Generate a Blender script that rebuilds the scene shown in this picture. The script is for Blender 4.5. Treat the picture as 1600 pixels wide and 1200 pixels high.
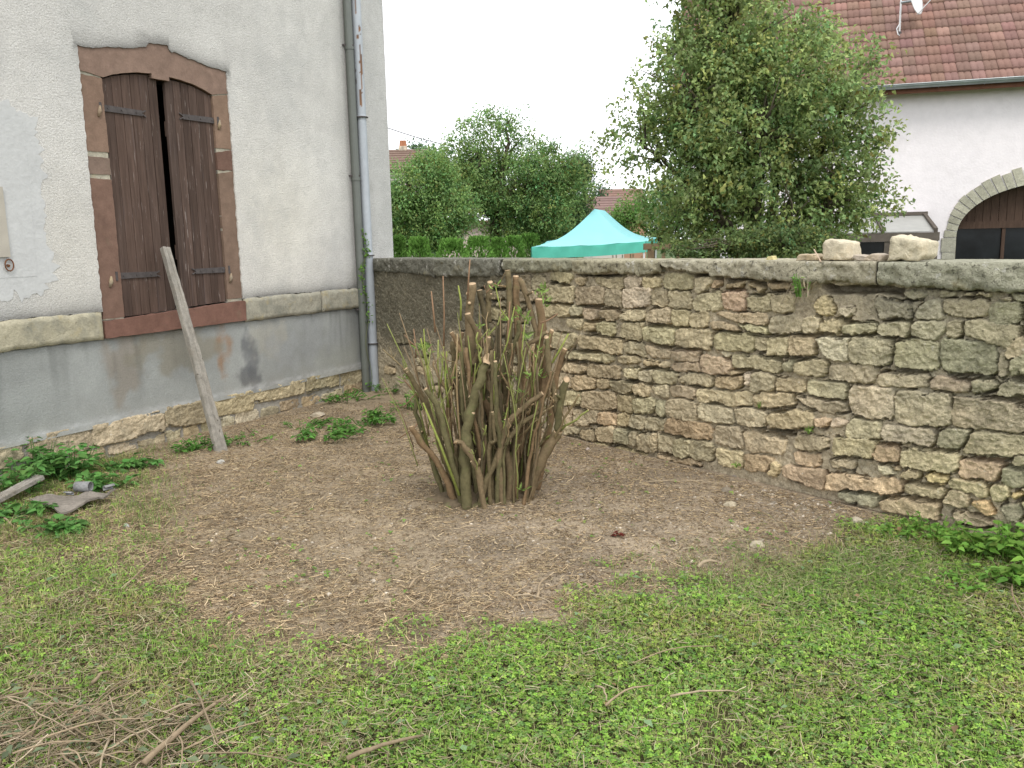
import bpy, bmesh, math, random
import numpy as np
from mathutils import Vector, Matrix
from mathutils.geometry import tessellate_polygon

# ---------------------------------------------------------------- camera, world, sun, exposure
S = bpy.context.scene
for o in list(bpy.data.objects): bpy.data.objects.remove(o)
FPX, CAMH, ROLL = 1350.0, 1.6, 0.022          # focal length in pixels of a 1600 px wide picture
PITCH = math.atan(225 / FPX)
cF = np.array([0, math.cos(PITCH), -math.sin(PITCH)])
_R = np.array([1.0, 0, 0]); _U = np.array([0, math.sin(PITCH), math.cos(PITCH)])
cR = _R * math.cos(ROLL) - _U * math.sin(ROLL)
cU = _U * math.cos(ROLL) + _R * math.sin(ROLL)
CP = np.array([0, 0, CAMH])
cam = bpy.data.cameras.new('camera'); camo = bpy.data.objects.new('camera', cam)
S.collection.objects.link(camo)
camo.matrix_world = Matrix([[cR[0], cU[0], -cF[0], 0], [cR[1], cU[1], -cF[1], 0], [cR[2], cU[2], -cF[2], CAMH], [0, 0, 0, 1]])
cam.sensor_width = 36; cam.lens = 36 * FPX / 1600; cam.clip_start = 0.05; cam.clip_end = 2000
S.camera = camo
S.render.resolution_x = 1024; S.render.resolution_y = 768

SUN_EL, SUN_AZ = math.radians(54), math.radians(-76)    # direction the light comes from; azimuth from +x, counter-clockwise
sdir = Vector((math.cos(SUN_EL) * math.cos(SUN_AZ), math.cos(SUN_EL) * math.sin(SUN_AZ), math.sin(SUN_EL)))
w = bpy.data.worlds.new('World'); S.world = w; w.use_nodes = True
nt = w.node_tree; nt.nodes.clear()
sky = nt.nodes.new('ShaderNodeTexSky'); sky.sky_type = 'NISHITA'; sky.sun_disc = False
sky.sun_elevation = SUN_EL; sky.sun_rotation = math.atan2(sdir.x, sdir.y)
mx = nt.nodes.new('ShaderNodeMix'); mx.data_type = 'RGBA'; mx.inputs[0].default_value = 0.9   # overcast: a white cloud layer over the sky
mx.inputs[7].default_value = (9.6, 9.75, 10.0, 1)
bg = nt.nodes.new('ShaderNodeBackground'); bg.inputs[1].default_value = 0.15
wo = nt.nodes.new('ShaderNodeOutputWorld')
nt.links.new(sky.outputs[0], mx.inputs[6]); nt.links.new(mx.outputs[2], bg.inputs[0]); nt.links.new(bg.outputs[0], wo.inputs[0])
sl = bpy.data.lights.new('sun', 'SUN'); sl.energy = 1.25; sl.angle = math.radians(18); sl.color = (1, .96, .9)
so = bpy.data.objects.new('sun', sl); S.collection.objects.link(so)
so.rotation_euler = sdir.to_track_quat('Z', 'Y').to_euler()
S.view_settings.view_transform = 'Standard'; S.view_settings.look = 'None'
S.view_settings.exposure = 0.45; S.view_settings.gamma = 1
S.cycles.max_bounces = 6; S.cycles.transparent_max_bounces = 8

# ---------------------------------------------------------------- geometry helpers
def ray(x, y): return cF + cR * (x - 800) / FPX + cU * (600 - y) / FPX
def gnd(x, y, z=0.0):
    d = ray(x, y); return CP + d * ((z - CAMH) / d[2])
def at(x, y, Y):
    d = ray(x, y); return CP + d * (Y / d[1])
def proj(p):
    v = np.asarray(p, float) - CP; z = v @ cF
    z = np.where(z < .2, .2, z)
    return 800 + FPX * (v @ cR) / z, 600 - FPX * (v @ cU) / z
class Frame:
    """vertical plane: local x runs along it, local y points away behind it, z up"""
    def __init__(s, o, d):
        s.o = np.array(o, float); s.d = np.array([d[0], d[1], 0.0]); s.d /= np.linalg.norm(s.d)
        s.n = np.array([-s.d[1], s.d[0], 0]); s.rot = math.atan2(s.d[1], s.d[0])
    def hit(s, x, y, off=0.0):
        r = ray(x, y); p0 = s.o + s.n * off
        t = np.dot(p0 - CP, s.n) / np.dot(r, s.n); q = CP + r * t
        return float(np.dot(q - s.o, s.d)), float(q[2])
    def w(s, x, y, z): return s.o * [1, 1, 0] + s.d * x + s.n * y + np.array([0, 0, z])
FAC = Frame((-1.557, 9.504, 0), (.47821, .87825))       # house front
WAL = Frame((-1.557, 9.504, 0), (.61552, -.78812))      # rubble wall
BRN = Frame((10.0, 20.0, 0), (.961, -.276))             # barn front

def _h(ix, iy, seed):
    n = (ix.astype(np.int64) * 374761393 + iy.astype(np.int64) * 668265263 + seed * 974711) & 0x7fffffff
    n = ((n ^ (n >> 13)) * 1274126177) & 0x7fffffff
    n = n ^ (n >> 16)
    return (n & 0xffff) / 65535.0
def vnoise(x, y, seed=0):
    x = np.asarray(x, float); y = np.asarray(y, float)
    ix = np.floor(x); iy = np.floor(y); fx = x - ix; fy = y - iy
    fx = fx * fx * (3 - 2 * fx); fy = fy * fy * (3 - 2 * fy)
    a = _h(ix, iy, seed); b = _h(ix + 1, iy, seed); c = _h(ix, iy + 1, seed); d = _h(ix + 1, iy + 1, seed)
    return (a * (1 - fx) + b * fx) * (1 - fy) + (c * (1 - fx) + d * fx) * fy
def fbm(x, y, seed=0, oct=4):
    v = 0; a = .5; t = 0
    for i in range(oct):
        v = v + a * vnoise(x * 2 ** i, y * 2 ** i, seed + i * 17); t += a; a *= .5
    return v / t
def sstep(a, b, x):
    t = np.clip((x - a) / (b - a), 0, 1); return t * t * (3 - 2 * t)

def link(name, me, m=None, parent=None):
    o = bpy.data.objects.new(name, me); S.collection.objects.link(o)
    if m is not None:
        for q in (m if isinstance(m, (list, tuple)) else [m]): me.materials.append(q)
    if parent is not None: o.parent = parent
    return o
def tag(o, label, cat=None, group=None, kind=None):
    if label: o['label'] = label
    if cat: o['category'] = cat
    if group: o['group'] = group
    if kind: o['kind'] = kind
    return o
def empty(name, label=None, cat=None, loc=(0, 0, 0), rz=0.0, group=None):
    o = bpy.data.objects.new(name, None); S.collection.objects.link(o)
    o.location = tuple(float(v) for v in loc); o.rotation_euler = (0, 0, rz); o.empty_display_size = .1
    return tag(o, label, cat, group)
def npmesh(name, V, F, m, parent=None, col=None, smooth=False, midx=None):
    """V (n,3); F (k,c) int array of equal-sized faces or list of tuples; col per-vertex rgb"""
    me = bpy.data.meshes.new(name); V = np.asarray(V, np.float32)
    if isinstance(F, np.ndarray):
        k, c = F.shape
        me.vertices.add(len(V)); me.vertices.foreach_set('co', V.ravel())
        me.loops.add(k * c); me.loops.foreach_set('vertex_index', F.astype(np.int32).ravel())
        me.polygons.add(k); me.polygons.foreach_set('loop_start', np.arange(0, k * c, c, dtype=np.int32))
        try: me.polygons.foreach_set('loop_total', np.full(k, c, dtype=np.int32))
        except Exception: pass
        me.update(calc_edges=True)
    else:
        me.from_pydata(V.tolist(), [], F); me.update()
    if col is not None:
        a = me.color_attributes.new('Col', 'FLOAT_COLOR', 'POINT')
        c4 = np.ones((len(V), 4), np.float32); c4[:, :3] = col; a.data.foreach_set('color', c4.ravel())
    if smooth: me.polygons.foreach_set('use_smooth', np.ones(len(me.polygons), bool))
    if midx is not None: me.polygons.foreach_set('material_index', np.asarray(midx, np.int32))
    me.validate()
    return link(name, me, m, parent)
def gridfaces(nx, ny):
    i, j = np.meshgrid(np.arange(nx - 1), np.arange(ny - 1), indexing='ij'); a = (i * ny + j).ravel()
    return np.stack([a, a + ny, a + ny + 1, a + 1], 1)
class MB:
    def __init__(s): s.v = []; s.f = []; s.c = []; s.m = []; s.col = (1, 1, 1); s.mi = 0
    def add(s, vs, fs):
        b = len(s.v)
        s.v += [tuple(float(q) for q in v) for v in vs]; s.c += [s.col] * len(vs)
        s.f += [tuple(b + i for i in f) for f in fs]; s.m += [s.mi] * len(fs)
    def box(s, x0, x1, y0, y1, z0, z1):
        s.add([(x0, y0, z0), (x1, y0, z0), (x1, y1, z0), (x0, y1, z0), (x0, y0, z1), (x1, y0, z1), (x1, y1, z1), (x0, y1, z1)],
              [(0, 3, 2, 1), (4, 5, 6, 7), (0, 1, 5, 4), (1, 2, 6, 5), (2, 3, 7, 6), (3, 0, 4, 7)])
    def beam(s, a, b, wd, hd, up=(0, 0, 1)):
        a = Vector(a); b = Vector(b); t = (b - a).normalized(); u = Vector(up)
        sd = t.cross(u).normalized(); u = sd.cross(t).normalized()
        vs = [p + sd * (i * wd / 2) + u * (j * hd / 2) for p in (a, b) for i, j in ((-1, -1), (1, -1), (1, 1), (-1, 1))]
        s.add(vs, [(0, 1, 2, 3), (7, 6, 5, 4), (0, 4, 5, 1), (1, 5, 6, 2), (2, 6, 7, 3), (3, 7, 4, 0)])
    def tube(s, pts, rad, n=8, capmi=None, jit=0.0, rng=None, tilt=0.0):
        P = [Vector([float(c) for c in p]) for p in pts]
        if not hasattr(rad, '__len__'): rad = [rad] * len(P)
        vs = []; prev = None
        for i, p in enumerate(P):
            t = (P[min(i + 1, len(P) - 1)] - P[max(i - 1, 0)]).normalized()
            if prev is None:
                a = Vector((0, 0, 1)) if abs(t.z) < .9 else Vector((1, 0, 0)); prev = t.cross(a).normalized()
            u = (prev - t * prev.dot(t)).normalized(); prev = u; q = t.cross(u)
            for k in range(n):
                an = 2 * math.pi * k / n; r = rad[i] * (1 + (rng.uniform(-jit, jit) if rng else 0))
                off = t * (math.cos(an) * r * tilt) if i == len(P) - 1 else Vector((0, 0, 0))
                vs.append(p + (u * math.cos(an) + q * math.sin(an)) * r + off)
        fs = []
        for i in range(len(P) - 1):
            for k in range(n):
                a = i * n + k; b = i * n + (k + 1) % n; fs.append((a, b, b + n, a + n))
        s.add(vs, fs)
        b = len(s.v) - len(vs)
        s.f.append(tuple(b + k for k in reversed(range(n)))); s.m.append(s.mi)
        e = b + (len(P) - 1) * n
        s.f.append(tuple(e + k for k in range(n))); s.m.append(s.mi if capmi is None else capmi)
    def build(s, name, m, parent=None, smooth=False, bevel=0.0):
        o = npmesh(name, s.v, s.f, m, parent, np.array(s.c), smooth, s.m)
        if bevel:
            b = o.modifiers.new('bevel', 'BEVEL'); b.width = bevel; b.segments = 2; b.limit_method = 'ANGLE'
        return o
def slab(mb, outer, holes, y0, y1):
    """flat plate in the local x-z plane with holes, from y0 (front) to y1 (back)"""
    rings = [[Vector((x, z, 0)) for x, z in r] for r in [outer] + holes]
    tris = tessellate_polygon(rings); flat = [p for r in rings for p in r]; n = len(flat)
    def area(t): a, b, c = (flat[i] for i in t); return (b - a).cross(c - a).z
    tris = [t if area(t) > 0 else tuple(reversed(t)) for t in tris]
    vs = [(p.x, y0, p.y) for p in flat] + [(p.x, y1, p.y) for p in flat]
    fs = [tuple(t) for t in tris] + [tuple(i + n for i in reversed(t)) for t in tris]
    b = 0
    for r in rings:
        k = len(r)
        for i in range(k): fs.append((b + i, b + (i + 1) % k, b + (i + 1) % k + n, b + i + n))
        b += k
    mb.add(vs, fs)
def ragged(pts, step, amp, seed, closed=True):
    out = []; n = len(pts)
    for i in range(n if closed else n - 1):
        a = np.array(pts[i]); b = np.array(pts[(i + 1) % n]); L = np.linalg.norm(b - a); k = max(1, int(L / step))
        nn = np.array([-(b - a)[1], (b - a)[0]]) / max(L, 1e-6)
        for j in range(k):
            t = j / k; p = a + (b - a) * t
            d = (float(vnoise(p[0] * 23 + seed, p[1] * 23, seed)) - .5) * 2 * amp + (float(vnoise(p[0] * 70, p[1] * 70 + seed, seed)) - .5) * amp
            if j == 0: d *= .3
            out.append(tuple(p + nn * d))
    return out

# ---------------------------------------------------------------- materials
def mat(name, col=(.5, .5, .5), rough=.9, attr=False, noise=(), bump=(), spec=.10, tint=None, trans=0.0, metal=0.0, stretch=None):
    m = bpy.data.materials.new(name); m.use_nodes = True; n = m.node_tree; N = n.nodes; L = n.links
    b = N['Principled BSDF']; b.inputs['Roughness'].default_value = rough; b.inputs['Metallic'].default_value = metal
    b.inputs['Specular IOR Level'].default_value = spec
    tc = N.new('ShaderNodeTexCoord'); co = tc.outputs['Object']
    if stretch:
        mp = N.new('ShaderNodeMapping'); mp.inputs['Scale'].default_value = stretch; L.new(co, mp.inputs[0]); co = mp.outputs[0]
    if attr:
        a = N.new('ShaderNodeAttribute'); a.attribute_name = 'Col'; c = a.outputs['Color']
    else:
        a = N.new('ShaderNodeRGB'); a.outputs[0].default_value = (*col, 1); c = a.outputs[0]
    def nz(sc, det=5, ro=.6):
        t = N.new('ShaderNodeTexNoise'); t.inputs['Scale'].default_value = sc; t.inputs['Detail'].default_value = det
        t.inputs['Roughness'].default_value = ro; L.new(co, t.inputs['Vector']); return t.outputs[0]
    for q in noise:      # (scale, amount) grey mottling
        r = N.new('ShaderNodeMapRange'); r.inputs[1].default_value = .28; r.inputs[2].default_value = .72
        r.inputs[3].default_value = 1 - q[1]; r.inputs[4].default_value = 1 + q[1]; L.new(nz(q[0]), r.inputs[0])
        x = N.new('ShaderNodeVectorMath'); x.operation = 'SCALE'; L.new(c, x.inputs[0]); L.new(r.outputs[0], x.inputs['Scale']); c = x.outputs[0]
    for q in (tint or ()):   # (scale, lo, hi, colour, strength): patches of another colour
        r = N.new('ShaderNodeMapRange'); r.inputs[1].default_value = q[1]; r.inputs[2].default_value = q[2]
        r.inputs[3].default_value = 0; r.inputs[4].default_value = q[4]; L.new(nz(q[0], 6, .65), r.inputs[0])
        x = N.new('ShaderNodeMix'); x.data_type = 'RGBA'; L.new(r.outputs[0], x.inputs[0]); L.new(c, x.inputs[6])
        x.inputs[7].default_value = (*q[3], 1); c = x.outputs[2]
    L.new(c, b.inputs['Base Color'])
    last = None
    for q in bump:       # (scale, distance)
        u = N.new('ShaderNodeBump'); u.inputs['Strength'].default_value = 1; u.inputs['Distance'].default_value = q[1]
        L.new(nz(q[0]), u.inputs['Height'])
        if last: L.new(last, u.inputs['Normal'])
        last = u.outputs[0]
    if last: L.new(last, b.inputs['Normal'])
    if trans:
        t = N.new('ShaderNodeBsdfTranslucent'); L.new(c, t.inputs[0]); x = N.new('ShaderNodeMixShader'); x.inputs[0].default_value = trans
        L.new(b.outputs[0], x.inputs[1]); L.new(t.outputs[0], x.inputs[2]); L.new(x.outputs[0], N['Material Output'].inputs[0])
    return m
M = {}
M['stucco'] = mat('roughcast', (.60, .59, .565), attr=True, noise=((.9, .10), (6, .07), (70, .14), (190, .18)), bump=((75, .010), (220, .004)),
                  tint=((1.3, .50, .72, (.40, .405, .39), .5), (4, .60, .72, (.36, .355, .33), .35)))
M['patch'] = mat('patch_plaster', (.50, .505, .495), noise=((3, .08), (25, .05)), bump=((30, .004),))
M['core'] = mat('masonry_core', (.33, .31, .27), noise=((20, .2),), bump=((40, .01),))
M['render'] = mat('cement_render', attr=True, noise=((3, .12), (60, .07), (180, .10)), bump=((90, .004), (240, .002)))
M['band'] = mat('limestone_band', attr=True, noise=((3, .12), (14, .16), (60, .16)), bump=((25, .006), (90, .004)),
                tint=((5, .48, .68, (.20, .20, .165), .75), (9, .56, .72, (.42, .34, .17), .55), (45, .62, .68, (.09, .085, .07), .6)))
M['pink'] = mat('red_sandstone', attr=True, noise=((3, .10), (12, .14), (80, .10)), bump=((20, .004), (90, .002)),
                tint=((7, .58, .8, (.16, .15, .10), .45),))
M['shutter'] = mat('brown_shutter_wood', attr=True, noise=((.5, .15), (1.2, .25), (3, .25)), rough=.75, bump=((10, .004),), stretch=(22, 22, 1.3),
                   tint=((1.1, .58, .74, (.13, .105, .10), .6), (3.1, .62, .66, (.36, .31, .28), .6)))
M['iron'] = mat('painted_iron', (.085, .075, .072), rough=.6, noise=((30, .25),), bump=((60, .002),))
M['dark'] = mat('room_shade', (.012, .011, .010))
M['pipe'] = mat('zinc_pipe', attr=True, rough=.45, spec=.5, noise=((4, .08), (30, .06)))
M['stone'] = mat('rubble_stone', attr=True, noise=((3.5, .14), (13, .2), (45, .28), (130, .25)), bump=((16, .012), (45, .012), (120, .006)),
                 tint=((3.2, .55, .72, (.20, .20, .155), .4), (11, .60, .72, (.46, .38, .23), .5), (26, .66, .70, (.62, .58, .48), .6), (55, .64, .68, (.07, .06, .04), .6)))
M['coping'] = mat('coping_stone', attr=True, noise=((3, .14), (13, .16), (50, .18), (130, .14)), bump=((16, .014), (45, .014), (120, .008)),
                  tint=((3.5, .55, .75, (.13, .14, .11), .5), (11, .60, .64, (.60, .58, .52), .55), (28, .58, .64, (.07, .065, .05), .75), (70, .60, .64, (.06, .055, .04), .7), (7, .58, .7, (.34,.29,.15), .4)))
M['rock'] = mat('yellow_limestone', attr=True, noise=((6, .12), (25, .14), (90, .1)), bump=((25, .010), (90, .005)),
                tint=((9, .55, .75, (.40, .27, .10), .45),))
M['soil'] = mat('soil_ground', attr=True, noise=((2, .10), (9, .14), (45, .28), (160, .45)), bump=((22, .015), (60, .012), (170, .006)),
                tint=((120, .60, .66, (.50, .42, .29), .7), (60, .60, .68, (.07, .055, .04), .6)))
M['leaf'] = mat('leaves', attr=True, rough=.5, spec=.35, trans=.42)
M['leafm'] = mat('matte_leaves', attr=True, rough=.65, spec=.12, trans=.32)
M['bark'] = mat('stem_bark', attr=True, noise=((8, .2), (40, .25)), bump=((40, .004), (110, .002)), tint=((14, .55, .7, (.13, .14, .055), .6),))
M['cut'] = mat('fresh_cut_wood', (.47, .34, .21), noise=((60, .12),))
M['twig'] = mat('dry_twigs', attr=True, noise=((50, .2),))
M['oldwood'] = mat('weathered_wood', attr=True, noise=((2, .2), (8, .25)), bump=((6, .008), (20, .003)), stretch=(18, 18, 1.5))
M['tile'] = mat('clay_tile', attr=True, rough=.8, noise=((5, .12), (30, .12)), bump=((40, .003),), tint=((2.5, .6, .8, (.16, .15, .10), .35),))
M['white'] = mat('white_wall', (.78, .735, .745), noise=((.7, .05), (5, .05)), bump=((20, .008),), tint=((1.2, .54, .75, (.58, .54, .53), .45), (5, .66, .72, (.45, .42, .40), .3)))
M['zinc'] = mat('zinc_gutter', (.33, .36, .37), rough=.4, metal=.6, noise=((3, .15),))
M['brown'] = mat('dark_brown_wood', (.075, .048, .035), rough=.7, noise=((2, .2), (6, .2)), stretch=(12, 12, 1.5), bump=((4, .004),))
M['fascia'] = mat('fascia_board', (.16, .075, .05), noise=((8, .2),))
M['glass'] = mat('dark_glass', (.012, .014, .016), rough=.12, spec=.25, noise=((2, .5),))
M['porchwood'] = mat('grey_brown_wood', (.115, .098, .082), noise=((6, .2),))
M['pane'] = mat('glazed_panel', (.36, .36, .335), rough=.35, noise=((4, .1),))
M['arch'] = mat('arch_stone', attr=True, noise=((8, .2), (40, .2)), bump=((30, .01),), tint=((7, .6, .7, (.20, .19, .14), .6),))
M['canopy'] = mat('turquoise_canvas', (.34, .72, .74), rough=.75, noise=((2, .04),), trans=.25)
M['valance'] = mat('turquoise_valance', (.13, .56, .44), rough=.75, noise=((3, .05),), trans=.2)
M['alu'] = mat('white_metal', (.7, .7, .7), rough=.4, noise=((20, .05),))
M['felt'] = mat('roofing_felt', (.22, .195, .165), noise=((12, .2), (60, .2)), bump=((60, .004),))
# ---------------------------------------------------------------- ground: one sheet, higher in the yard than behind the wall
YB = ([-600, 0, 150, 300, 430, 560, 700, 790, 850, 950, 1100, 1230, 1300, 1380, 1450, 1600, 2200],
      [800, 835, 880, 950, 1010, 1045, 1040, 985, 955, 945, 928, 890, 850, 812, 800, 800, 800])
def lawnmask(P):
    px, py = proj(P); P = np.asarray(P)
    nz = (fbm(P[:, 0] * 2.2, P[:, 1] * 2.2, 5) - .5) * 150 + (fbm(P[:, 0] * 8, P[:, 1] * 8, 6) - .5) * 110
    m = sstep(-45, 65, py - np.interp(px, *YB) + nz)
    left = sstep(330, 60, px) * sstep(690, 730, py) * .6
    return np.maximum(m, left * (py < 900))
def behind(P):
    P = np.asarray(P); dw = (P[:, 0] - WAL.o[0]) * WAL.n[0] + (P[:, 1] - WAL.o[1]) * WAL.n[1]
    return dw
def gz(P):
    P = np.asarray(P); z = (fbm(P[:, 0] * 1.3, P[:, 1] * 1.3, 9) - .5) * .05 + (fbm(P[:, 0] * 7, P[:, 1] * 7, 11) - .5) * .022
    return z * sstep(0, .5, -behind(P)) - .9 * sstep(.12, .34, behind(P))
def ground():
    def axis(a, b, st, far):
        m = np.arange(a, b, st); g = []; x = b; d = st
        while x < far: g.append(x); d *= 1.35; x += d
        g.append(far); l = []; x = a; d = st
        while x > -far: d *= 1.35; x -= d; l.append(max(x, -far))
        return np.array(sorted(set(l)) + list(m) + g)
    X = axis(-5.2, 5.2, .03, 600); Y = axis(.8, 10.5, .03, 900)
    gx, gy = np.meshgrid(X, Y, indexing='ij'); P = np.stack([gx.ravel(), gy.ravel(), np.zeros(gx.size)], 1)
    P[:, 2] = gz(P)
    lm = lawnmask(P)[:, None]; b = (behind(P) > .2)[:, None]
    n = fbm(P[:, 0] * 3, P[:, 1] * 3, 31)[:, None]
    dirt = np.array([.315, .250, .170]) * (.62 + .8 * n); dk = np.array([.135, .105, .062])
    px, py = proj(P); mid = (sstep(620, 760, px) * sstep(60, -20, py - np.interp(px, *YB)))[:, None]
    dirt = dirt * (1 - .0 * mid) + mid * np.array([.012, .012, .016])
    lawn = np.array([.085, .078, .036]) * (.7 + .7 * n)
    c = dirt * (1 - lm) + lawn * lm; c = np.where(b, np.array([.06, .09, .03]), c)
    o = npmesh('ground', P, gridfaces(len(X), len(Y)), M['soil'], None, c, True)
    tag(o, 'bare brown soil of the yard running into short lawn', kind='structure')
ground()

# ---------------------------------------------------------------- the house with the shuttered window
def fz(x, y): return FAC.hit(x, y)
def stone_house():
    H = empty('stone_house', 'cream roughcast house with brown shuttered window and sandstone surround', 'house', FAC.w(0, 0, 0), FAC.rot)
    HX0, HX1, HT = -7.0, .47, 6.6
    wx0, wx1, wz0, wz1 = -3.10, -2.02, 1.06, 3.0
    mb = MB()
    slab(mb, [(HX0, -.4), (HX1, -.4), (HX1, HT), (HX0, HT)], [[(wx0, wz0), (wx1, wz0), (wx1, wz1), (wx0, wz1)]], 0, .5)
    mb.box(HX0, HX0 + .4, .5, 6, -.4, HT); mb.box(HX1 - .4, HX1, .5, 6, -.4, HT); mb.box(HX0, HX1, 6, 6.4, -.4, HT)
    mb.box(HX0, HX1, .5, 6, HT - .2, HT)
    mb.build('wall', M['core'], H)
    mb = MB(); mb.box(wx0 - .1, wx1 + .1, .505, .6, .9, 3.2); mb.build('dark_backing', M['dark'], H)  # near-black slab, its colour stands in for the unlit room
    # roof, above the picture
    mb = MB(); mb.box(HX0 - .3, HX1 + .35, -.4, 6.8, HT, HT + .12); mb.build('eaves', M['fascia'], H)
    # plaster: outline follows the surround with a ragged edge
    lint = [(-3.284, 3.07), (-3.155, 3.065), (-3.04, 3.095), (-2.86, 3.12), (-2.677, 3.158), (-2.648, 3.193), (-2.461, 3.206), (-2.446, 3.167), (-2.286, 3.147), (-2.065, 3.108), (-1.853, 3.098)]
    hole = ragged([(-3.29, 1.125)] + lint + [(-1.853, 1.125)], .02, .007, 3)
    hole = [p for p in hole if p[1] > 1.14]
    hole = [(-3.29, 1.128)] + hole + [(-1.853, 1.128)]
    bot = ragged([(HX0, 1.128), (-3.29, 1.128)], .03, .008, 5, False) + hole + ragged([(-1.853, 1.13), (HX1, 1.13)], .03, .008, 6, False)
    outer = bot + [(HX1, 1.13), (HX1 - .001, HT), (HX0, HT)]
    mb = MB(); slab(mb, outer, [], -.026, .004)
    # finer plaster skin carrying colour: a grid in front would double it, so colour comes per vertex from a separate cut
    o = mb.build('plaster', M['stucco'], H)
    bm = bmesh.new(); bm.from_mesh(o.data)
    for k in range(40):      # slice the plate so that stains have vertices to sit on
        x = HX0 + (HX1 - HX0) * (k + 1) / 41
        bmesh.ops.bisect_plane(bm, geom=bm.verts[:] + bm.edges[:] + bm.faces[:], plane_co=(x, 0, 0), plane_no=(1, 0, 0))
    for z in [1.15, 1.17, 1.19, 1.22, 1.26, 1.32, 1.4, 1.5, 1.7, 1.9, 2.1, 2.3, 2.5, 2.7, 2.9, 3.0, 3.1, 3.2, 3.3, 3.45, 3.7, 4, 4.4]:
        bmesh.ops.bisect_plane(bm, geom=bm.verts[:] + bm.edges[:] + bm.faces[:], plane_co=(0, 0, z), plane_no=(0, 0, 1))
    for x in (-3.34, -3.31, -1.83, -1.80, -1.77, -.3, -.24, .0, .1):
        bmesh.ops.bisect_plane(bm, geom=bm.verts[:] + bm.edges[:] + bm.faces[:], plane_co=(x, 0, 0), plane_no=(1, 0, 0))
    bm.to_mesh(o.data); bm.free()
    me = o.data; V = np.array([v.co[:] for v in me.vertices]); x, z = V[:, 0], V[:, 2]
    c = np.tile([.60, .585, .55], (len(V), 1)) * (.88 + .16 * fbm(x * 1.1, z * 1.1, 3))[:, None]
    warm = np.exp(-(((x + 1.3) / .6) ** 2 + ((z - 1.8) / .7) ** 2)); warm2 = np.exp(-(((x + 3.5) / .35) ** 2 + ((z - 1.6) / .6) ** 2))
    c += (warm + .6 * warm2)[:, None] * np.array([.085, .075, .04])
    low = np.exp(-np.abs(z - 1.14) / .05) * (.6 + .4 * vnoise(x * 9, z * 3, 8)); c *= (1 - .7 * low)[:, None]     # dirty line over the stone band
    top = np.interp(x, [p[0] for p in lint], [p[1] for p in lint]); ed = np.exp(-np.abs(z - top) / .05) * ((x > -3.31) & (x < -1.83)) * (z > 2.9)
    c *= (1 - .62 * ed)[:, None]
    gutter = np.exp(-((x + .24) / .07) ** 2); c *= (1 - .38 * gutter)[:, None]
    end = sstep(.02, .1, x); c = c * (1 - .5 * end)[:, None] + .5 * end[:, None] * np.array([.46, .46, .45])
    a = me.color_attributes['Col']; c4 = np.ones((len(V), 4), np.float32); c4[:, :3] = c; a.data.foreach_set('color', c4.ravel())
    # grey cement skirt between band and plinth with stains
    nx, nz = 260, 60; gx, gzz = np.meshgrid(np.linspace(HX0, HX1, nx), np.linspace(.25, .935, nz), indexing='ij')
    x, z = gx.ravel(), gzz.ravel(); base = np.array([.30, .31, .295])
    c = base * (.8 + .45 * fbm(x * 1.6, z * 2.5, 12))[:, None]
    def blot(cx, cz, rx, rz, col, k):
        n = fbm(x * 9, z * 7, int(cx * 77) & 255); r = ((x - cx) / rx) ** 2 + ((z - cz) / rz) ** 2
        mk = (sstep(1.25, .2, r + (n - .5) * 3.2) * k)[:, None]; c[:] = c * (1 - mk) + mk * np.array(col)
    blot(-3.15, .74, .2, .34, (.26, .20, .14), .45); blot(-2.13, .75, .09, .30, (.30, .19, .115), .85); blot(-2.6, .78, .5, .22, (.24, .22, .17), .7)
    blot(-1.55, .76, .22, .25, (.38, .36, .30), .5); blot(-1.80, .60, .10, .30, (.14, .145, .15), .8); blot(-1.85, .40, .2, .13, (.12, .125, .13), .8)
    blot(-1.0, .6, .6, .25, (.33, .34, .34), .5); blot(-.5, .45, .4, .2, (.33, .34, .30), .4)
    c *= (1 - .28 * sstep(.52, .75, fbm(x * 11, z * .8, 71)) * sstep(.2, .9, z))[:, None]; spl = (.45 * np.exp(-(z - .25) / .10) * fbm(x * 9, z * 9, 73))[:, None]; c = c * (1 - spl) + spl * np.array([.30, .26, .19])
    
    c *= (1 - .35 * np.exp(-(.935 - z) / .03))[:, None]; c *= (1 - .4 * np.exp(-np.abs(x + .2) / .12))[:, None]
    wht = np.exp(-((z - .30) / .025) ** 2)[:, None] * (.7 * vnoise(x * 30, z * 60, 4))[:, None]; c = c * (1 - wht) + wht * .5
    y = -.014 - .012 * np.exp(-(z - .25) / .05) + (fbm(x * 4, z * 4, 2) - .5) * .008
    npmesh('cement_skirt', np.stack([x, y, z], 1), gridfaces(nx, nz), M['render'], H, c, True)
    # limestone band
    rng = random.Random(4)
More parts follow.
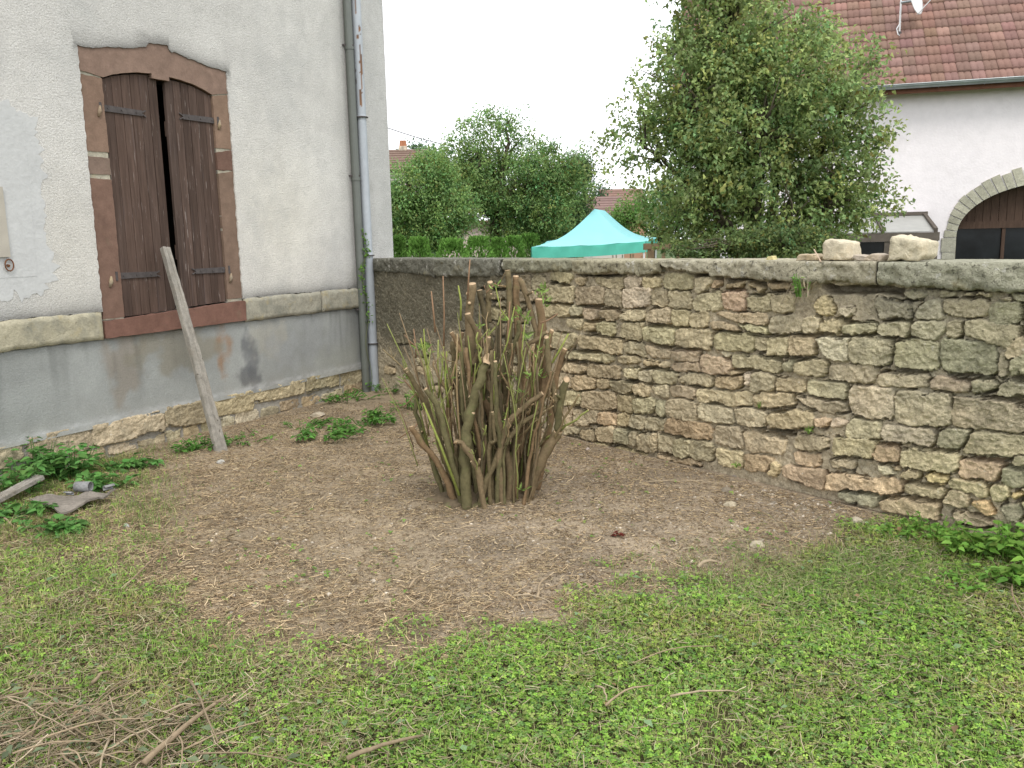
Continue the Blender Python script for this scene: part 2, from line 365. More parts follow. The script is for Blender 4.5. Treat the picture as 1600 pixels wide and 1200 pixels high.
    for (a, b) in ((-7, -3.30), (-1.853, -.05)):
        mb = MB(); xs = a
        while xs < b - .01:
            wd = rng.uniform(.75, 1.15); xe = min(xs + wd, b)
            if b - xe < .3: xe = b
            k = rng.uniform(.85, 1.1); n1, n2 = max(4, int((xe - xs) / .02)), 12
            x, z = np.meshgrid(np.linspace(xs + .004, xe - .004, n1), np.linspace(.918, 1.128, n2), indexing='ij'); x, z = x.ravel(), z.ravel()
            e = np.minimum(np.minimum(x - xs, xe - x), np.minimum(z - .912, 1.134 - z)); e2 = sstep(0, .02, e)
            y = -.022 - .024 * e2 + (fbm(x * 12, z * 12, 7) - .5) * .016; z2 = z + (vnoise(x * 14, z * 0, 3) - .5) * .012
            pts = list(zip(x, y, z2)); mb.col = tuple(np.array([.36, .33, .24] if a < -4 else [.36, .34, .27]) * k)
            mb.add(pts, [tuple(f) for f in gridfaces(n1, n2)])
            mb.add([(xs + .004, -.024, .918), (xe - .004, -.024, .918), (xe - .004, .01, .918), (xs + .004, .01, .918)], [(0, 3, 2, 1)])
            mb.add([(xs + .004, -.024, 1.128), (xe - .004, -.024, 1.128), (xe - .004, .01, 1.128), (xs + .004, .01, 1.128)], [(0, 1, 2, 3)])
            xs = xe
        mb.build('string_course', M['band'], H, smooth=True)
    # sandstone surround
    P = empty('window_surround', None, None); P.parent = H
    PK = np.array([.212, .142, .108])
    def block(name, outer, y0, colr, seed, ir=.004):
        mb = MB(); mb.col = tuple(colr)
        slab(mb, ragged(outer, .03, ir, seed), [], y0, .03); return mb.build(name, M['pink'], P, bevel=.004)
    arcL = [(-3.084, 2.872), (-3.0, 2.905), (-2.884, 2.933), (-2.77, 2.955), (-2.640, 2.966), (-2.640, 2.93), (-2.47, 2.93), (-2.47, 2.962), (-2.35, 2.957), (-2.237, 2.943), (-2.13, 2.917), (-2.03, 2.883)]
    block('lintel', [(-3.285, 2.895), (-3.285, 3.078)] + [(q[0], q[1] + .012) for q in lint[1:-1]] + [(-1.846, 3.105), (-1.846, 2.915)] + arcL[::-1], -.016, PK * [1.05, 1.08, 1.1], 1, .002)
    for i, (z0, z1, k, m_) in enumerate(((2.322, 2.868, 1.0, (1.02, 1.02, .98)), (2.155, 2.285, .95, (1.0, 1.08, 1.12)), (1.07, 2.125, .82, (1, .93, .92)))):
        block('jamb', [(-3.285, z0), (-3.285, z1), (-3.095, z1 - .005), (-3.095, z0)], -.014, PK * k * np.array(m_), 5 + i)
    for i, (z0, z1, k, m_) in enumerate(((2.44, 2.875, 1.05, (1.03, 1.04, .98)), (2.255, 2.405, .72, (1, .9, .9)), (1.135, 2.225, .95, (.95, .98, .95)))):
        block('jamb', [(-2.022, z0), (-2.022, z1), (-1.85, z1 + .03), (-1.85, z0)], -.014, PK * k * np.array(m_), 12 + i)
    block('sill', [(-3.30, .925), (-3.30, 1.055), (-3.12, 1.06), (-1.86, 1.11), (-1.845, 1.10), (-1.85, .93)], -.048, PK * [.88, .72, .72], 20)
    for q in ((-3.28, -3.1, -.009, .01, 1.06, 2.9), (-2.02, -1.853, -.009, .01, 1.11, 2.92)):
        mb = MB(); mb.col = (.40, .37, .29); mb.box(*q); mb.build('joint_mortar', M['band'], P)
    # shutters: five boards each, arched head, outer plane y=.01
    def top(x): return float(np.interp(x, [q[0] for q in arcL], [q[1] for q in arcL])) - .012
    rng = random.Random(9)
    def shutter(x0, x1, xi, open_deg, hinge_left):
        sh = empty('shutter', None, None); sh.parent = H
        px = x0 if hinge_left else x1; sh.location = (px, .004, 0); sh.rotation_euler = (0, 0, math.radians(open_deg))
        n = 6; edges = [x0 + (x1 - x0) * i / n for i in range(n + 1)]; mb = MB()
        for i in range(n):
            a, b = edges[i] + .0022, edges[i + 1] - .0022
            k = rng.uniform(.72, 1.2); g = rng.uniform(0, .35); cc = np.array([.090, .060, .047]) * k
            mb.col = tuple(cc * (1 - g) + np.array([.07, .056, .05]) * g); d = rng.uniform(0, .003)
            zs = 1.072 + .045 * sstep(-3.1, -1.9, (a + b) / 2)
            za = [(a, zs), (b, zs)] + [(b + (a - b) * t, (top(b + (a - b) * t) if not (xi(b + (a - b) * t)) else 2.925)) for t in (0, .33, .66, 1)]
            slab(mb, [(q[0] - px, q[1]) for q in za], [], d, .03)
        mb.box(x0 + .002 - px, x1 - .002 - px, .0301, .045, 1.5, 1.62); mb.box(x0 + .002 - px, x1 - .002 - px, .0301, .045, 2.5, 2.62)
        mb.build('boards', M['shutter'], sh)
        for (zc, dz) in ((2.650, -.01), (1.39, -.006)):
            mb = MB(); s_ = 1 if hinge_left else -1; L = .385 if hinge_left else .36; e = x0 if hinge_left else x1
            st = e - .045 * s_; zc2 = zc + (0 if hinge_left else .02 if zc > 2 else .005)
            for t in range(6):
                xa, xb = st + s_ * L * t / 6, st + s_ * L * (t + 1) / 6; h = .024 - .004 * t / 6
                q = sorted([xa, xb]); mb.box(q[0] - px, q[1] - px, -.010, -.0005, zc2 - h - .0002 * t, zc2 + h)
            ex = st + s_ * L
            for sg in (-1, 1): mb.beam((ex - px, -.006, zc2 + sg * .008), (ex - px + s_ * .035, -.006, zc2 + sg * .024), .008, .009)
            mb.tube([(st - px, -.012, zc2 - .035), (st - px, -.012, zc2 + .035)], .013, 8)
            for t in (.18, .5, .85): mb.tube([(st + s_ * L * t - px, -.009, zc2), (st + s_ * L * t - px, -.016, zc2)], .007, 6)
            mb.build('hinge', M['iron'], sh)
    shutter(-3.086, -2.575, lambda x: x > -2.645, 1.2, True)
    shutter(-2.495, -2.027, lambda x: x < -2.47, -1.5, False)
    # pintles set in lime mortar
    for (x, z) in ((-3.155, 2.63), (-3.20, 1.36), (-1.985, 2.65), (-1.985, 1.33)):
        mb = MB(); mb.col = (.30, .23, .16); mb.tube([(x, -.014, z - .05), (x + .01, -.022, z - .01), (x + .02, -.014, z + .03)], [.010, .017, .008], 7); mb.build('pintle_mortar', M['band'], P, smooth=True)
    # plinth: dressed stones over rubble
    joints = [-7.2, -6.4, -5.6, -4.8, -4.0, -3.48, -2.815, -2.35, -1.80, -1.1, -.55, .0]
    st = []
    for a, b in zip(joints[:-1], joints[1:]):
        zb = float(np.interp((a + b) / 2, [-4, -2.2, -1.4, -.3], [.10, .09, .14, .10])); k = rng.uniform(-.01, .01)
        st.append(([(a + .004, .285 + k), (b - .004, .285 + k), (b - .004, zb), (a + .004, zb + .01)], rng.choice(['y', 'g', 'l', 'g']), .03))
    x = -4.6
    while x < .3:
        wd = rng.uniform(.14, .34); z1 = rng.uniform(.08, .13)
        st.append(([(x, z1), (x + wd, z1 - .01), (x + wd, -.02), (x, -.01)], rng.choice('yolgo'), .012))
        st.append(([(x - .1, -.03), (x + wd - .12, -.03), (x + wd - .12, -.2), (x - .1, -.2)], rng.choice('yyolg'), .012)); x += wd + .012
    V, F, C = rubble(-7, .2, -.2, .30, .009, st, 55, lambda X, Z: .02 + 0 * X, warp=.45)
    V[:, 1] = np.where(V[:, 2] > .285, np.maximum(V[:, 1], -.02), V[:, 1])
    npmesh('plinth', V, F, M['stone'], H, C * [.86, .86, .88], True)
    # repair patch around the walled-up opening on the left
    pp = [(-6.6, 2.52), (-4.2, 2.55), (-3.92, 2.60), (-3.77, 2.56), (-3.66, 2.52), (-3.63, 2.3), (-3.68, 2.05), (-3.67, 1.8), (-3.66, 1.6), (-3.64, 1.42), (-3.70, 1.32), (-3.84, 1.29), (-4.1, 1.275), (-6.6, 1.27)]
    mb = MB(); slab(mb, ragged(pp, .02, .045, 33), [], -.0285, -.02); mb.build('repair_patch', M['patch'], H)
    mb = MB(); slab(mb, [(-6.5, 1.42), (-3.785, 1.42), (-3.757, 2.3), (-3.77, 2.495), (-6.5, 2.5)], [], -.0305, -.02); mb.build('repair_patch', M['patch'], H)
    mb = MB(); mb.box(-5.2, -3.972, -.050, -.02, 1.56, 2.03); mb.col = (.5, .46, .38); mb.build('board_panel', mat('beige_board', (.42, .39, .33), noise=((8, .1),)), H)
    mb = MB(); ring = [(-3.985 + .03 * math.cos(a), -.045, 1.505 + .04 * math.sin(a)) for a in np.linspace(0, 6.28, 14)]
    mb.tube(ring, .0045, 6); mb.tube([(-3.99, -.02, 1.505), (-3.99, -.05, 1.50)], .009, 6); mb.build('shutter_stay', mat('rust', (.16, .07, .035), noise=((40, .3),)), H)
    # pipes
    D = empty('downpipe', 'pale blue grey downpipe with rust patches'); D.parent = H
    n, k = 24, 420; zz = np.linspace(-.03, 5.6, k); an = np.linspace(0, 2 * math.pi, n, endpoint=False)
    A, Z = np.meshgrid(an, zz, indexing='ij'); r = .048 + .006 * ((np.abs(Z - 1.47) < .012) | (np.abs(Z - 2.9) < .01)) + .003 * (Z < 1.46) + .004 * (np.abs(Z - .52) < .01)
    X = -.082 + r * np.cos(A); Y = -.095 + r * np.sin(A)
    c = np.tile([.38, .41, .44], (A.size, 1)) * np.where(Z.ravel() < 1.46, .82, 1.0)[:, None]
    def rust(z0, z1, ac, wa, seed):
        t = (Z - z0) / (z1 - z0); cc = ac + .35 * (fbm(Z * 4, Z * 0, seed) - .5); wd = wa * np.sin(np.clip(t, 0, 1) * math.pi) * (.5 + vnoise(Z * 20, Z * 0, seed))
        mk = ((np.abs(A - cc) < wd) & (t > 0) & (t < 1)).ravel(); c[mk] = np.array([.085, .04, .02]) + np.array([.13, .05, .0]) * (1 - t.ravel()[mk])[:, None]
    rust(3.15, 3.62, 4.25, .34, 3); rust(2.98, 3.2, 3.85, .36, 5); rust(3.74, 3.82, 4.2, .3, 6); rust(3.66, 3.72, 3.9, .3, 7); rust(3.86, 4.08, 3.6, .22, 8)
    mk = (vnoise(A * 9, Z * 25, 3).ravel() > .93) & (Z.ravel() > 2.9); c[mk] = (.08, .05, .03)
    V = np.stack([X.ravel(), Y.ravel(), Z.ravel()], 1); i = np.arange(n)[:, None] * k + np.arange(k - 1)[None]; j = ((np.arange(n)[:, None] + 1) % n) * k + np.arange(k - 1)[None]
    npmesh('pipe', V, np.stack([i.ravel(), j.ravel(), j.ravel() + 1, i.ravel() + 1], 1), M['pipe'], D, c, True)
    for z in (.52, 1.47, 2.9, 4.6):
        mb = MB(); mb.tube([(-.082 + .062 * math.cos(a), -.095 + .062 * math.sin(a), z) for a in np.linspace(0, 2 * math.pi, 17)], .007, 6); mb.beam((-.082, -.03, z), (-.082, .01, z), .02, .015); mb.build('bracket', M['iron'], D)
    D2 = empty('drainpipe', 'old dark grey iron drainpipe'); D2.parent = H
    mb = MB(); mb.col = (.12, .13, .115); mb.tube([(-.188, -.062, z) for z in np.linspace(-.05, 5.6, 30)], .043, 16)
    for z in (2.25, 3.56): mb.tube([(-.188, -.062, z), (-.188, -.062, z + .03)], .049, 16)
    mb.build('pipe', M['pipe'], D2, smooth=False)
    for z in (.9, 2.3, 3.6): mb = MB(); mb.beam((-.25, -.025, z), (-.18, -.11, z), .008, .016); mb.tube([(-.25, .0, z), (-.25, -.04, z)], .01, 6); mb.build('bracket', M['iron'], D2)

# ---------------------------------------------------------------- rubble masonry as a relief
SC = {'g': (.37, .34, .24), 'o': (.385, .315, .205), 'y': (.42, .375, .26), 'l': (.49, .45, .35), 'p': (.40, .315, .225), 'd': (.28, .27, .20), 'Y': (.53, .42, .21), 'm': (.42, .36, .25)}
def rubble(x0, x1, z0, z1, st, stones, seed, top, mortar=(.44, .375, .265), holes=(), hollow=.5, warp=1.0):
    nx, nz = int((x1 - x0) / st) + 1, int((z1 - z0) / st) + 1
    X, Z = np.meshgrid(np.linspace(x0, x1, nx), np.linspace(z0, z1, nz), indexing='ij'); X0, Z0 = X, Z
    wx = (fbm(X * 9, Z * 9, seed) - .5) * .030 + (fbm(X * 34, Z * 34, seed + 1) - .5) * .026; wz = (fbm(X * 9 + 50, Z * 9, seed + 2) - .5) * .030 + (fbm(X * 34, Z * 34 + 9, seed + 3) - .5) * .024
    X, Z = X + wx * warp, Z + wz * warp; ID = np.zeros(X.shape, np.int32); Dm = np.zeros(X.shape)
    rough = fbm(X0 * 45, Z0 * 45, seed + 4)
    Hh = -.010 + .016 * (rough - .5) + .012 * (fbm(X0 * 5, Z0 * 5, seed + 5) - .5)
    hl = fbm(X0 * 3.1, Z0 * 7, seed + 6); deep = sstep(hollow - .05, hollow + .03, hl)
    C = np.array(mortar) * (.85 + .3 * fbm(X0 * 14, Z0 * 14, seed + 7))[..., None]
    rng = np.random.default_rng(seed); pr = 0 * X; slot = 0 * X; ins = 0 * X
    for si, (poly, code, prot) in enumerate(stones):
        xs = [p[0] for p in poly]; zs = [p[1] for p in poly]
        a0 = max(0, int((min(xs) - .05 - x0) / st)); a1 = min(nx, int((max(xs) + .05 - x0) / st) + 2)
        b0 = max(0, int((min(zs) - .05 - z0) / st)); b1 = min(nz, int((max(zs) + .05 - z0) / st) + 2)
        if a1 <= a0 or b1 <= b0: continue
        sl = (slice(a0, a1), slice(b0, b1)); x, z = X[sl], Z[sl]; ds = []
        for i in range(4):
            p, q = np.array(poly[i]), np.array(poly[(i + 1) % 4]); e = q - p; L = np.hypot(*e) + 1e-9
            ds.append(((x - p[0]) * (-e[1]) + (z - p[1]) * e[0]) / L)
        D = np.array(ds); D = D if D[:, D.shape[1] // 2, D.shape[2] // 2].sum() < 0 else -D     # negative inside
        K = 60.0; sd = np.log(np.exp(np.clip(D * K, -40, 40)).sum(0)) / K; d = -sd + .008
        size = min(max(xs) - min(xs), max(zs) - min(zs)); r = min(.0075, size * .15)
        t = np.clip(d / r, 0, 1); prf = np.sqrt(np.clip(1 - (1 - t) ** 2, 0, 1))
        cx, cz = np.mean(xs), np.mean(zs); tl = rng.uniform(-.05, .05, 2); pj = prot * rng.uniform(.35, 1.35)
        sn = int(rng.integers(1, 9999))
        h = -.034 + prf * (.034 + pj) + (x - cx) * tl[0] + (z - cz) * tl[1] + ((fbm(x * 11, z * 16, sn) - .5) * .020 - np.abs(fbm(x * 17, z * 26, sn + 5) - .5) * .022 + .003 + (fbm(x * 40, z * 50, sn + 1) - .5) * .014) * t
        mk = (d > 0) & (d > Dm[sl]) & (h > Hh[sl] - .012); Dm[sl] = np.where(mk, d, Dm[sl]); ID[sl] = np.where(mk, si + 1, ID[sl]); Hh[sl] = np.where(mk, h, Hh[sl])
        col = (np.array(SC[code]) * .62 + np.array([.42, .37, .245]) * .38) * np.array([1.24, 1.175, 1.10]) * rng.uniform(.86, 1.14) * (1 + rng.uniform(-.04, .04, 3))
        f = fbm(x * 8, z * 8, sn + 2)[..., None]
        C[sl] = np.where(mk[..., None], col * (.76 + .48 * f), C[sl]); ins[sl] = np.where(d > 0, 1, ins[sl])
        lo = np.argmin(zs) if False else 2; below = D[2] if abs(poly[2][1] - poly[3][1]) < abs(poly[1][1] - poly[2][1]) + 1 else D[2]
        gap = (sd > -.006) & (sd < .022) ; slot[sl] = np.where(gap & (z < cz), np.maximum(slot[sl], 1), slot[sl]); slot[sl] = np.where(gap & (z >= cz), np.maximum(slot[sl], .6), slot[sl])
    # narrow dark joints: where one stone meets the next (or the mortar), broken up by noise
    def edge(ax, k):
        e = np.zeros(ID.shape, bool); a = ID if ax == 0 else ID.T; b = e if ax == 0 else e.T; df = a[k:] != a[:-k]; b[:-k] |= df; b[k:] |= df; return e
    n1 = fbm(X0 * 5, Z0 * 12, seed + 21); n2 = fbm(X0 * 12, Z0 * 5, seed + 22); both = sum(np.roll(np.roll(ID > 0, i, 0), j, 1) for i in (-2, 2) for j in (-2, 2)) >= 3
    th = np.where(both, hollow - .05, hollow + .07); cut = np.zeros(ID.shape)
    for ax, nn, th2 in ((1, n1, th), (0, n2, th + .05)):
        cut = np.maximum(cut, edge(ax, 1) & (nn > th2)); cut = np.maximum(cut, .95 * (edge(ax, 2) & (nn > th2 + .07)))
        if ax == 1: cut = np.maximum(cut, .9 * (edge(ax, 3) & (nn > th2 + .13)))
    cut = (cut + np.roll(cut, 1, 0) * .0); Hh -= .09 * cut
    for hp in holes:
        xs = [p[0] for p in hp]; zs = [p[1] for p in hp]; D = []
        for i in range(len(hp)):
            p, q = np.array(hp[i]), np.array(hp[(i + 1) % len(hp)]); e = q - p; L = np.hypot(*e); D.append(((X - p[0]) * (-e[1]) + (Z - p[1]) * e[0]) / L)
        D = np.array(D); sg = sum(hp[i][0] * hp[(i + 1) % len(hp)][1] - hp[(i + 1) % len(hp)][0] * hp[i][1] for i in range(len(hp)))
        D = -D if sg > 0 else D; sd = D.max(0); t = sstep(.004, -.008, sd); Hh = Hh * (1 - t) + t * (-.16); C *= (1 - .3 * t)[..., None]
    Hh = Hh - top(X0, Z0) * 0
    V = np.stack([X0.ravel(), -Hh.ravel(), Z0.ravel()], 1)
    return V, gridfaces(nx, nz), C.reshape(-1, 3)

STONES = """3070,1330,3363,1335,3314,1254,3068,1252y 3381,1304,3497,1306,3479,1239,3386,1244o 3548,1295,3912,1318,3902,1228,3637,1235y 3917,1303,4100,1310,4090,1248,3917,1225l 4110,1314,4279,1325,4275,1246,4105,1241o 4298,1335,4554,1350,4551,1247,4304,1229g 2991,1230,3362,1228,3342,1099,2988,1092g 3368,1224,3709,1226,3692,1099,3377,1084g 3715,1226,3881,1223,3875,1076,3725,1081g 3891,1224,4179,1242,4170,1113,3891,1085l 4184,1236,4323,1240,4333,1113,4180,1106g 4328,1223,4520,1236,4562,1120,4343,1110g 2961,1074,3300,1081,3298,992,2959,965y 3300,1081,3448,1072,3441,992,3310,984l 3465,1073,3647,1065,3636,971,3476,962g 3659,1066,3854,1060,3843,984,3658,984o 3865,1053,4126,1100,4121,1000,3854,984g 4151,1082,4362,1103,4368,986,4136,986y 4368,1097,4540,1102,4528,989,4377,980g 4545,1081,4693,1109,4695,993,4533,986y 2945,964,3237,964,3247,866,2942,846y 3255,965,3464,977,3440,880,3285,902g 3470,954,3613,962,3601,883,3475,874o 3619,962,3816,974,3795,865,3612,868y 3896,972,4111,992,4102,858,3843,869g 4114,959,4405,967,4398,834,4114,859g 4419,975,4738,975,4732,838,4421,840g 2981,831,3380,851,3355,735,2978,695y 3404,841,3901,847,3891,739,3426,742y 3914,836,4112,837,4143,735,3922,745g 4119,830,4365,814,4361,748,4163,744g 4372,807,4637,837,4630,749,4375,742g 3207,698,3810,731,3789,671,3194,639y 3832,714,4072,729,4062,682,3853,662o 4093,719,4270,718,4261,669,4103,671o 4275,718,4357,719,4348,659,4266,669g 4366,712,4643,747,4666,689,4367,661y 3896,619,4052,651,4042,551,3917,560y 4057,636,4203,659,4193,557,4063,569g 4205,651,4442,647,4396,562,4213,563g 4488,652,4736,669,4729,584,4433,589g 3507,627,3875,640,3864,546,3506,530y 3181,612,3495,618,3489,553,3179,536y 3110,525,3327,535,3326,415,3113,389g 3335,520,3604,533,3592,435,3331,395o 3610,521,3772,528,3766,448,3632,440p 3774,530,3996,530,3991,441,3788,443d 4006,532,4164,550,4159,452,4001,447y 4174,540,4358,551,4350,454,4234,476l 4365,551,4607,566,4599,497,4378,480g 3201,370,3434,391,3420,278,3212,253y 3452,401,3826,432,3820,297,3456,262y 3831,417,3996,431,4001,304,3836,296o 4003,420,4234,446,4195,324,4004,308y 4239,439,4331,429,4313,315,4215,316l 4338,452,4599,473,4611,331,4337,323g 2967,220,3072,243,3068,78,2963,62o 3186,232,3329,257,3327,97,3184,83y 3341,238,3630,270,3607,153,3370,108y 3630,254,3836,268,3836,181,3618,151o 3844,276,3970,292,3944,190,3852,179o 3993,295,4125,295,4105,192,3960,192y 4130,288,4321,303,4316,207,4115,194g 4332,311,4734,332,4727,217,4333,199o 3209,74,3418,99,3411,39,3208,10g 3420,82,3600,99,3588,11,3419,7o 3609,141,3809,161,3808,33,3606,22o 3812,152,3968,170,3968,52,3819,34g 3972,169,4054,176,4044,50,3972,53g 4061,154,4236,175,4227,37,4065,30y 4248,185,4391,193,4402,69,4247,56y 4403,184,4559,192,4552,52,4405,54y 4562,189,4754,197,4740,66,4564,54g 3169,-14,3764,9,3764,-40,3168,-79o 3786,17,4147,22,4137,-26,3819,-38o 4227,37,4661,43,4661,7,4247,-5o 4572,1337,4744,1330,4703,1245,4601,1208l 4748,1327,4815,1308,4804,1261,4712,1249o 4575,1193,4800,1238,4816,1102,4567,1110g 4832,1289,4984,1312,4981,1260,4845,1249p 4992,1296,5142,1290,5136,1249,5044,1252o 5151,1302,5339,1306,5326,1258,5160,1253o 4814,1235,5002,1243,4997,1114,4817,1115p 5008,1209,5183,1233,5200,1115,5025,1116g 5190,1234,5356,1239,5346,1116,5209,1112g 5496,1209,5588,1240,5632,1137,5520,1113o 5650,1180,5751,1190,5742,1114,5659,1115l 4732,1087,5156,1103,5165,1036,4899,1040y 4908,1030,5173,1030,5175,982,5013,987y 4718,1029,4891,1029,4989,986,4719,978o 5175,1080,5410,1101,5421,1003,5176,981g 5421,1094,5530,1113,5517,1004,5428,994g 5535,1084,5672,1109,5675,1022,5524,1010g 5676,1085,5893,1099,5890,1030,5684,1013g 4753,961,5068,972,5067,860,4764,848y 5076,958,5166,966,5156,855,5080,861d 5177,967,5319,968,5319,851,5164,849y 5327,978,5503,990,5511,868,5335,858y 5510,991,5729,1001,5732,856,5571,855l 5735,1007,5988,1013,5985,852,5742,854g 4801,836,4909,832,4889,798,4807,804l 4643,806,4898,778,4900,697,4645,677p 4914,832,5269,830,5285,752,4915,733y 5287,827,5359,851,5373,767,5295,759d 5365,833,5598,845,5589,753,5375,755g 5603,821,5907,851,5904,747,5610,731g 4866,708,4996,733,4981,695,4875,681o 4750,660,4981,691,4975,604,4759,598o 5000,721,5050,713,5043,616,4987,619l 5055,719,5234,726,5231,622,5058,601y 5240,717,5460,718,5456,644,5246,624y 5467,724,5728,725,5714,621,5470,633g 4612,556,5071,589,5066,498,4613,474y 5079,589,5368,619,5378,532,5082,497y 5375,611,5727,616,5718,534,5453,542g 5737,714,6012,728,6021,558,5750,535l 4614,464,4905,472,4941,361,4633,349l 4922,466,5171,482,5170,370,4953,356y 5179,476,5509,528,5507,417,5194,374o 5518,493,5640,500,5608,452,5519,444o 5633,498,5742,508,5740,479,5622,448l 5745,513,5948,532,5943,428,5723,409g 4767,332,5000,334,4986,203,4769,207y 5016,330,5320,320,5316,222,5020,195p 5381,357,5618,377,5601,297,5391,275d 5639,393,5920,417,5913,309,5650,278g 4770,170,5001,184,4998,67,4805,57y 5005,175,5246,186,5233,107,5016,56p 5377,257,5568,268,5571,193,5394,185o 5635,256,5807,287,5803,220,5640,194l 5200,178,5300,143,5250,53,5203,84o 5309,150,5603,182,5608,57,5325,75p 5614,166,6099,211,6103,133,5625,61p 5685,71,5960,101,5946,16,5708,16d 6031,1286,6168,1285,6165,1247,6060,1232l 6186,1269,6223,1270,6225,1252,6187,1250l 6229,1284,6341,1288,6330,1253,6231,1247l 6347,1280,6504,1285,6501,1259,6350,1259g 6515,1263,6591,1276,6631,1242,6516,1250l 6600,1283,6724,1293,6726,1253,6612,1249d 5866,1224,6077,1232,6094,1117,5902,1117d 6122,1218,6247,1239,6266,1138,6111,1129l 6269,1234,6480,1258,6481,1157,6268,1154g 6487,1228,6640,1245,6639,1134,6486,1135d 6648,1235,6728,1239,6735,1135,6655,1130d 5904,1083,6086,1117,6077,1027,5907,1023g 6092,1111,6276,1122,6254,1035,6094,1028g 6281,1128,6369,1133,6369,1048,6287,1037g 6375,1138,6649,1125,6628,1014,6380,1055g 6660,1121,6736,1125,6741,1046,6668,1045d 6006,1004,6246,1022,6256,860,6012,846g 6259,1032,6540,1024,6537,858,6270,861d 6558,994,6596,999,6591,859,6545,859g 6610,1009,6742,1031,6754,872,6611,861g 5916,812,6211,837,6212,774,5921,737g 6218,832,6424,823,6425,762,6227,762p 6427,839,6553,838,6552,781,6431,763g 6561,838,6755,854,6763,751,6555,755d 6019,724,6323,746,6330,567,6034,548g 6332,734,6763,745,6774,600,6342,568g 5967,525,6261,544,6261,448,5956,430l 6268,538,6441,566,6396,449,6273,450d 6441,556,6775,582,6783,473,6402,434m 5909,397,6057,418,6062,313,5921,286o 6072,402,6395,437,6388,317,6077,293y 6390,396,6611,427,6589,315,6401,292o 6594,396,6785,445,6794,316,6629,296d 5927,277,6013,282,6066,240,5986,218l 6017,290,6088,297,6095,276,6067,258o 6096,284,6190,299,6178,234,6076,219p 6204,291,6340,295,6334,236,6219,237Y 6343,285,6534,291,6534,227,6341,229y 6541,287,6643,304,6648,231,6546,218y 6656,275,6795,305,6799,255,6658,244Y 6107,206,6334,215,6307,141,6109,137g 6341,216,6453,219,6447,129,6308,136p 6460,164,6529,224,6595,137,6572,120Y 6607,209,6799,243,6807,135,6630,134d 5956,84,6307,129,6291,34,5965,14p 6374,110,6587,106,6571,48,6379,44g"""
